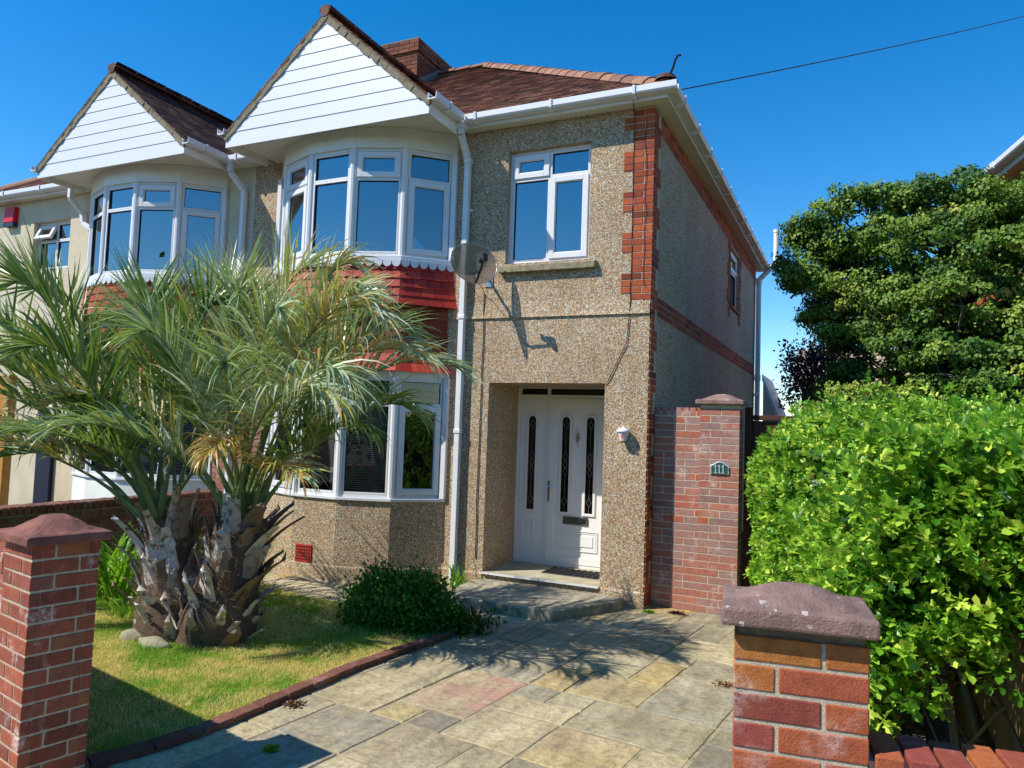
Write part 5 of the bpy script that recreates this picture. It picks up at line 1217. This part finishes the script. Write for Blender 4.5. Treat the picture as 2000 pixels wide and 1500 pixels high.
for i in range(NS):
    y = nr.uniform(-4.95, .35); m_ = nr.random(); sc2 = 1.
    bulge = .11*math.sin(y*3.1)+.08*math.sin(y*7+2)
    if m_ < .56:   # face toward the drive, bellied
        t_ = nr.uniform(.03, 1); z = t_*(top_at(hx(y)+.12, y)); x = hx(y)+bulge*math.sin(z*4+y*2)*.8+.25*max(0, t_-.72)**1.5*2+.12*(1-t_)+abs(nr.normal(0, .07)); d = np.array([-.75,-.4,.5])
    elif m_ < .86:  # top
        x = hx(y)+nr.random()**1.3*(3.3-hx(y)); z = top_at(x, y)-abs(nr.normal(0,.06)); d = np.array([-.25,-.2,1.])
        if nr.random() < .15: z += nr.uniform(.02,.17); sc2 = .85
    else:           # end toward the street
        y = -4.95+abs(nr.normal(0,.14))+.1*math.sin(i); x = nr.uniform(2.0, 3.3); z = nr.uniform(.95, 1.85); d = np.array([-.2,-.9,.5])
    if min(((x-c0)**2+(y-c1)**2+(z-c2)**2)-c3*c3*1.6 for c0,c1,c2,c3 in cl) < 0: continue
    if z < 1.15 and y < -3.9 and nr.random() < .5: continue
    if z < 1.22-.14*math.sin(x*9+y*4) and y < -3.9 and x > 2.26: continue
    d = unit((d+nr.normal(0,.55,3))[None, :])[0]
    shoot((x, y, z), d, int(nr.integers(4, 10)), nr.uniform(.023,.052)*sc2, .10+.85*nr.random()**1.15)
P = np.vstack(P); D = np.vstack(D); SZ = np.concatenate(SZ); RN = np.concatenate(RN); n = len(P)
Yv = D; up_v = np.tile([0,0,1.], (n,1)); Xv = unit(np.cross(Yv, up_v)+nr.normal(0,.5,(n,3))); Xv = unit(Xv-Yv*np.sum(Xv*Yv,1,keepdims=True)); Zv = np.cross(Xv, Yv)
cloud('outer_leaves', M['hedge'], LOBED, LOBEF, P, Xv, Yv, Zv, np.stack([SZ*.85,SZ*1.1,SZ*1.3],1), np.stack([RN, RN, RN], 1), HG)
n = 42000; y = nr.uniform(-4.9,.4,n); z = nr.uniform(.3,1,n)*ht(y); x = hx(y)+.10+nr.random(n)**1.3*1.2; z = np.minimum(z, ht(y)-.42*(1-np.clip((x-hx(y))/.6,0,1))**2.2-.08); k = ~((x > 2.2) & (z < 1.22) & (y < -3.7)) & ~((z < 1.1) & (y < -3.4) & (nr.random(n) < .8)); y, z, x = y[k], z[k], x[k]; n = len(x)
X, Y, Z = frames(n, np.tile([-.3,-.3,.4], (n,1)), .8); cloud('inner_leaves', M['shade_leaf'], LEAF, LEAFF, np.stack([x,y,z],1), X, Y, Z, nr.uniform(.035,.07,n), None, HG)
br = MB()
for i in range(34):
    y0 = rnd.uniform(-4.7,.2); x0 = float(hx(y0))+rnd.uniform(.3,.75); x0 += .1; pts = [Vector((x0,y0,-.05))]; d = Vector((rnd.uniform(-.18,.15),rnd.uniform(-.3,.3),1)).normalized()
    for k in range(7): d = (d+Vector((rnd.uniform(-.25,.25),rnd.uniform(-.25,.25),.1))).normalized(); q_ = pts[-1]+d*.26; q_.x = max(q_.x, float(hx(min(.4, max(-5.2, q_.y))))+.2); q_.y = max(q_.y, -4.85); q_.z = min(q_.z, 1.7); pts.append(q_)
    r0 = rnd.uniform(.012,.026); br.tube(pts, [r0*(1-.11*k) for k in range(8)], 6)
    for k in (2,3,4,5): 
        e = pts[k]+Vector((rnd.uniform(-.45,.2),rnd.uniform(-.4,.3),rnd.uniform(.1,.4))); e.x = max(e.x, float(hx(min(.4, max(-5.2, e.y))))+.03); e.z = min(e.z, 1.95); br.tube([pts[k], pts[k].lerp(e,.5)+Vector((0,0,.03)), e], [.008,.006,.003], 5)
br.build('branches', M['bark'], HG, smooth=True)

# ---- dark low shrub by the step
SB = thing('low_shrub', 'rounded dark green shrub at the lawn corner beside the front step', 'shrub', (-1.75,-1.75,0))
M['shrub'] = m_leaf('shrub_leaf', [(0,'#1c4215'),(.5,'#33681f'),(.85,'#50862f'),(1,'#6f9e3e')], .25, '#4f8a2a', .5)
P = []; D = []
for i in range(330):
    an = rnd.uniform(0, 2*math.pi); f = rnd.random()**.5; x_ = -1.80+.60*f*math.cos(an); y_ = -1.80+.40*f*math.sin(an)
    top = .39*(1-f**4.5)+.05 if x_ < -1.5 else .26*(1-f**4)+.05
    top *= .9+.10*math.sin(x_*11)+.10*math.sin(y_*13); z_ = top*rnd.uniform(.35,1)
    u = nr.normal(0,1,(52,3)); P.append(np.array([x_,y_,z_])+u*.055); D.append(unit(u+np.array([x_+1.8,y_+1.8,.8])))
P = np.vstack(P); D = np.vstack(D); P[:,2] = np.maximum(P[:,2], .01); n = len(P); X, Y, Z = frames(n, D, .5)
cloud('foliage', M['shrub'], LOBED, LOBEF, P, X, Y, Z, nr.uniform(.022,.042,n), None, SB)
P = []; n = 900; x_ = nr.normal(-1.22,.12,n); y_ = nr.normal(-1.72,.13,n); X, Y, Z = frames(n, np.tile([.3,-.3,1.],(n,1)), .6)
k = (x_ > -1.6)
cloud('trailing_leaves', M['shade_leaf'], LOBED, LOBEF, np.stack([x_, y_, np.abs(nr.normal(.06,.05,n))],1), X, Y, Z, nr.uniform(.03,.05,n), None, SB)
st_ = MB()
for i in range(30): 
    an = rnd.uniform(0,6.28); st_.tube([(-1.8,-1.78,0),(-1.8+.2*math.cos(an),-1.78+.15*math.sin(an),.2),(-1.8+.4*math.cos(an),-1.78+.28*math.sin(an),.32)], .004, 4)
st_.build('stems', M['stem'], SB)

# ---- strappy plants
M['strap'] = m_leaf('strap_leaf', [(0,'#2d5a14'),(.5,'#4a7d1e'),(.85,'#6f9c2c'),(1,'#96a83c')], .35, '#9bcc30', .35, spec=.5)
def strappy(label, c, n, L, w, seed, name='strap_leaf_plant', spread=.15, tint=0):
    rg = random.Random(seed); mb = MB()
    for i in range(n):
        an = rg.uniform(0, 6.283); o = Vector((math.cos(an), math.sin(an), 0)); p = Vector(c)+o*rg.uniform(0, spread)+Vector((rg.uniform(-.5,.5)*spread*2,rg.uniform(-.5,.5)*spread*2,0)); s = Vector((-o.y, o.x, 0)); l = L*rg.uniform(.6,1.1); d = (Vector((0,0,1))+o*rg.uniform(.15,.8)).normalized(); vs = []; K = 7
        for k in range(K+1):
            ww = w*(1-(k/K)**2.5)*rg.uniform(.9,1.1)+.001; vs += [p-s*ww+Vector((0,0,.1*ww)), p+s*ww]; d = (d+Vector((0,0,-.26*(k/K)**.7))+o*.06).normalized(); p = p+d*l/K; p.z = max(p.z, .01)
        mb.add(vs, [(2*k,2*k+1,2*k+3,2*k+2) for k in range(K)], (min(1, rg.random()*.9+tint), 0, 0))
    return tag(mb.build(name, M['strap'], smooth=True), label, 'plant', 'strap leaved garden plants')
strappy('big clump of arching strap leaves left of the palm against the low wall', (-4.85,-2.35,0), 260, .85, .016, 1, spread=.28)
strappy('clump of strap leaves seen between the two palm trunks', (-3.95,-1.85,0), 130, .85, .015, 2, spread=.2)
strappy('small yellow green strap leaf tuft at the left foot of the palm', (-3.95,-2.95,0), 55, .36, .009, 3, spread=.12, tint=.4)
strappy('tiny strap leaf tuft at the foot of the front downpipe', (-2.12,-.22,0), 24, .38, .010, 4, spread=.05)
# small weeds in the joints
for i, (x_, y_, r_, lab) in enumerate(((-.93,-4.42,.05,'tiny green weed in a paving joint in the pillar shadow'),(-1.27,-3.85,.07,'brown tuft of weed against the lawn edging bricks'),(1.13,-1.99,.09,'dry grassy weed in the joint near the right pillar'),(.08,-.12,.06,'small weed at the foot of the house corner'),(.35,-.02,.09,'reddish weed along the foot of the garden wall'))):
    n = 170; r_ *= .7; u = nr.normal(0,1,(n,3)); u[:,2] = abs(u[:,2]); X, Y, Z = frames(n, u+np.array([0,0,.5]), .4)
    mt_ = M['strap'] if i in (0,3) else M['fibre'] if i in (1,2) else M['purple']
    tag(cloud('weed', mt_, LEAF, LEAFF, np.array([x_,y_,.0])+u*np.array([r_*.5,r_*.4,r_*.12]), X, Y, Z, nr.uniform(.01,.03,n)), lab, 'weed', 'weeds in the paving joints')

M['petal'] = m_plain('pink_petal', '#d0508c', .6, .1)
n = 150; c3 = np.array([[-8.07,-.545,1.30],[-8.16,-.515,1.22],[-8.0,-.57,1.20]])[nr.integers(0,3,n)]
u = nr.normal(0,1,(n,3)); X, Y, Z = frames(n, u, .6)
fv = thing('window_flowers', 'bunch of pink flowers inside the left house ground floor bay window', 'flowers', (-8.08,-.54,.97))
cloud('petals', M['petal'], LEAF, LEAFF, c3+u*np.array([.035,.008,.04]), X, Y, Z, nr.uniform(.012,.025,n), None, fv)
w = MB()
for k in range(7): w.tube([(-8.08+.01*k-.03,-.545,.99),(-8.09+.03*(k-3),-.545+.003*k,1.22)], .003, 4)
w.build('stalks', M['stem'], fv)
# ---- across the street: what the ground floor glass mirrors
for i, (x_, y_, rx, h_) in enumerate(((-10,-21,3.6,6.5),(-2.5,-23,4.2,8.0),(6,-22,3.8,6.0),(13,-22,3.5,7.5))):
    loose_tree('street_tree', ('broad green tree across the road, furthest left','tallest green tree across the road opposite the house','low green tree across the road behind the camera','green tree across the road, furthest right')[i], (x_,y_), (rx,2.2,h_*.42), h_*.55, h_, M['dkleaf'], 120, 70, .32, 20+i, tr=.25, thin=4.2)['group'] = 'trees across the road'
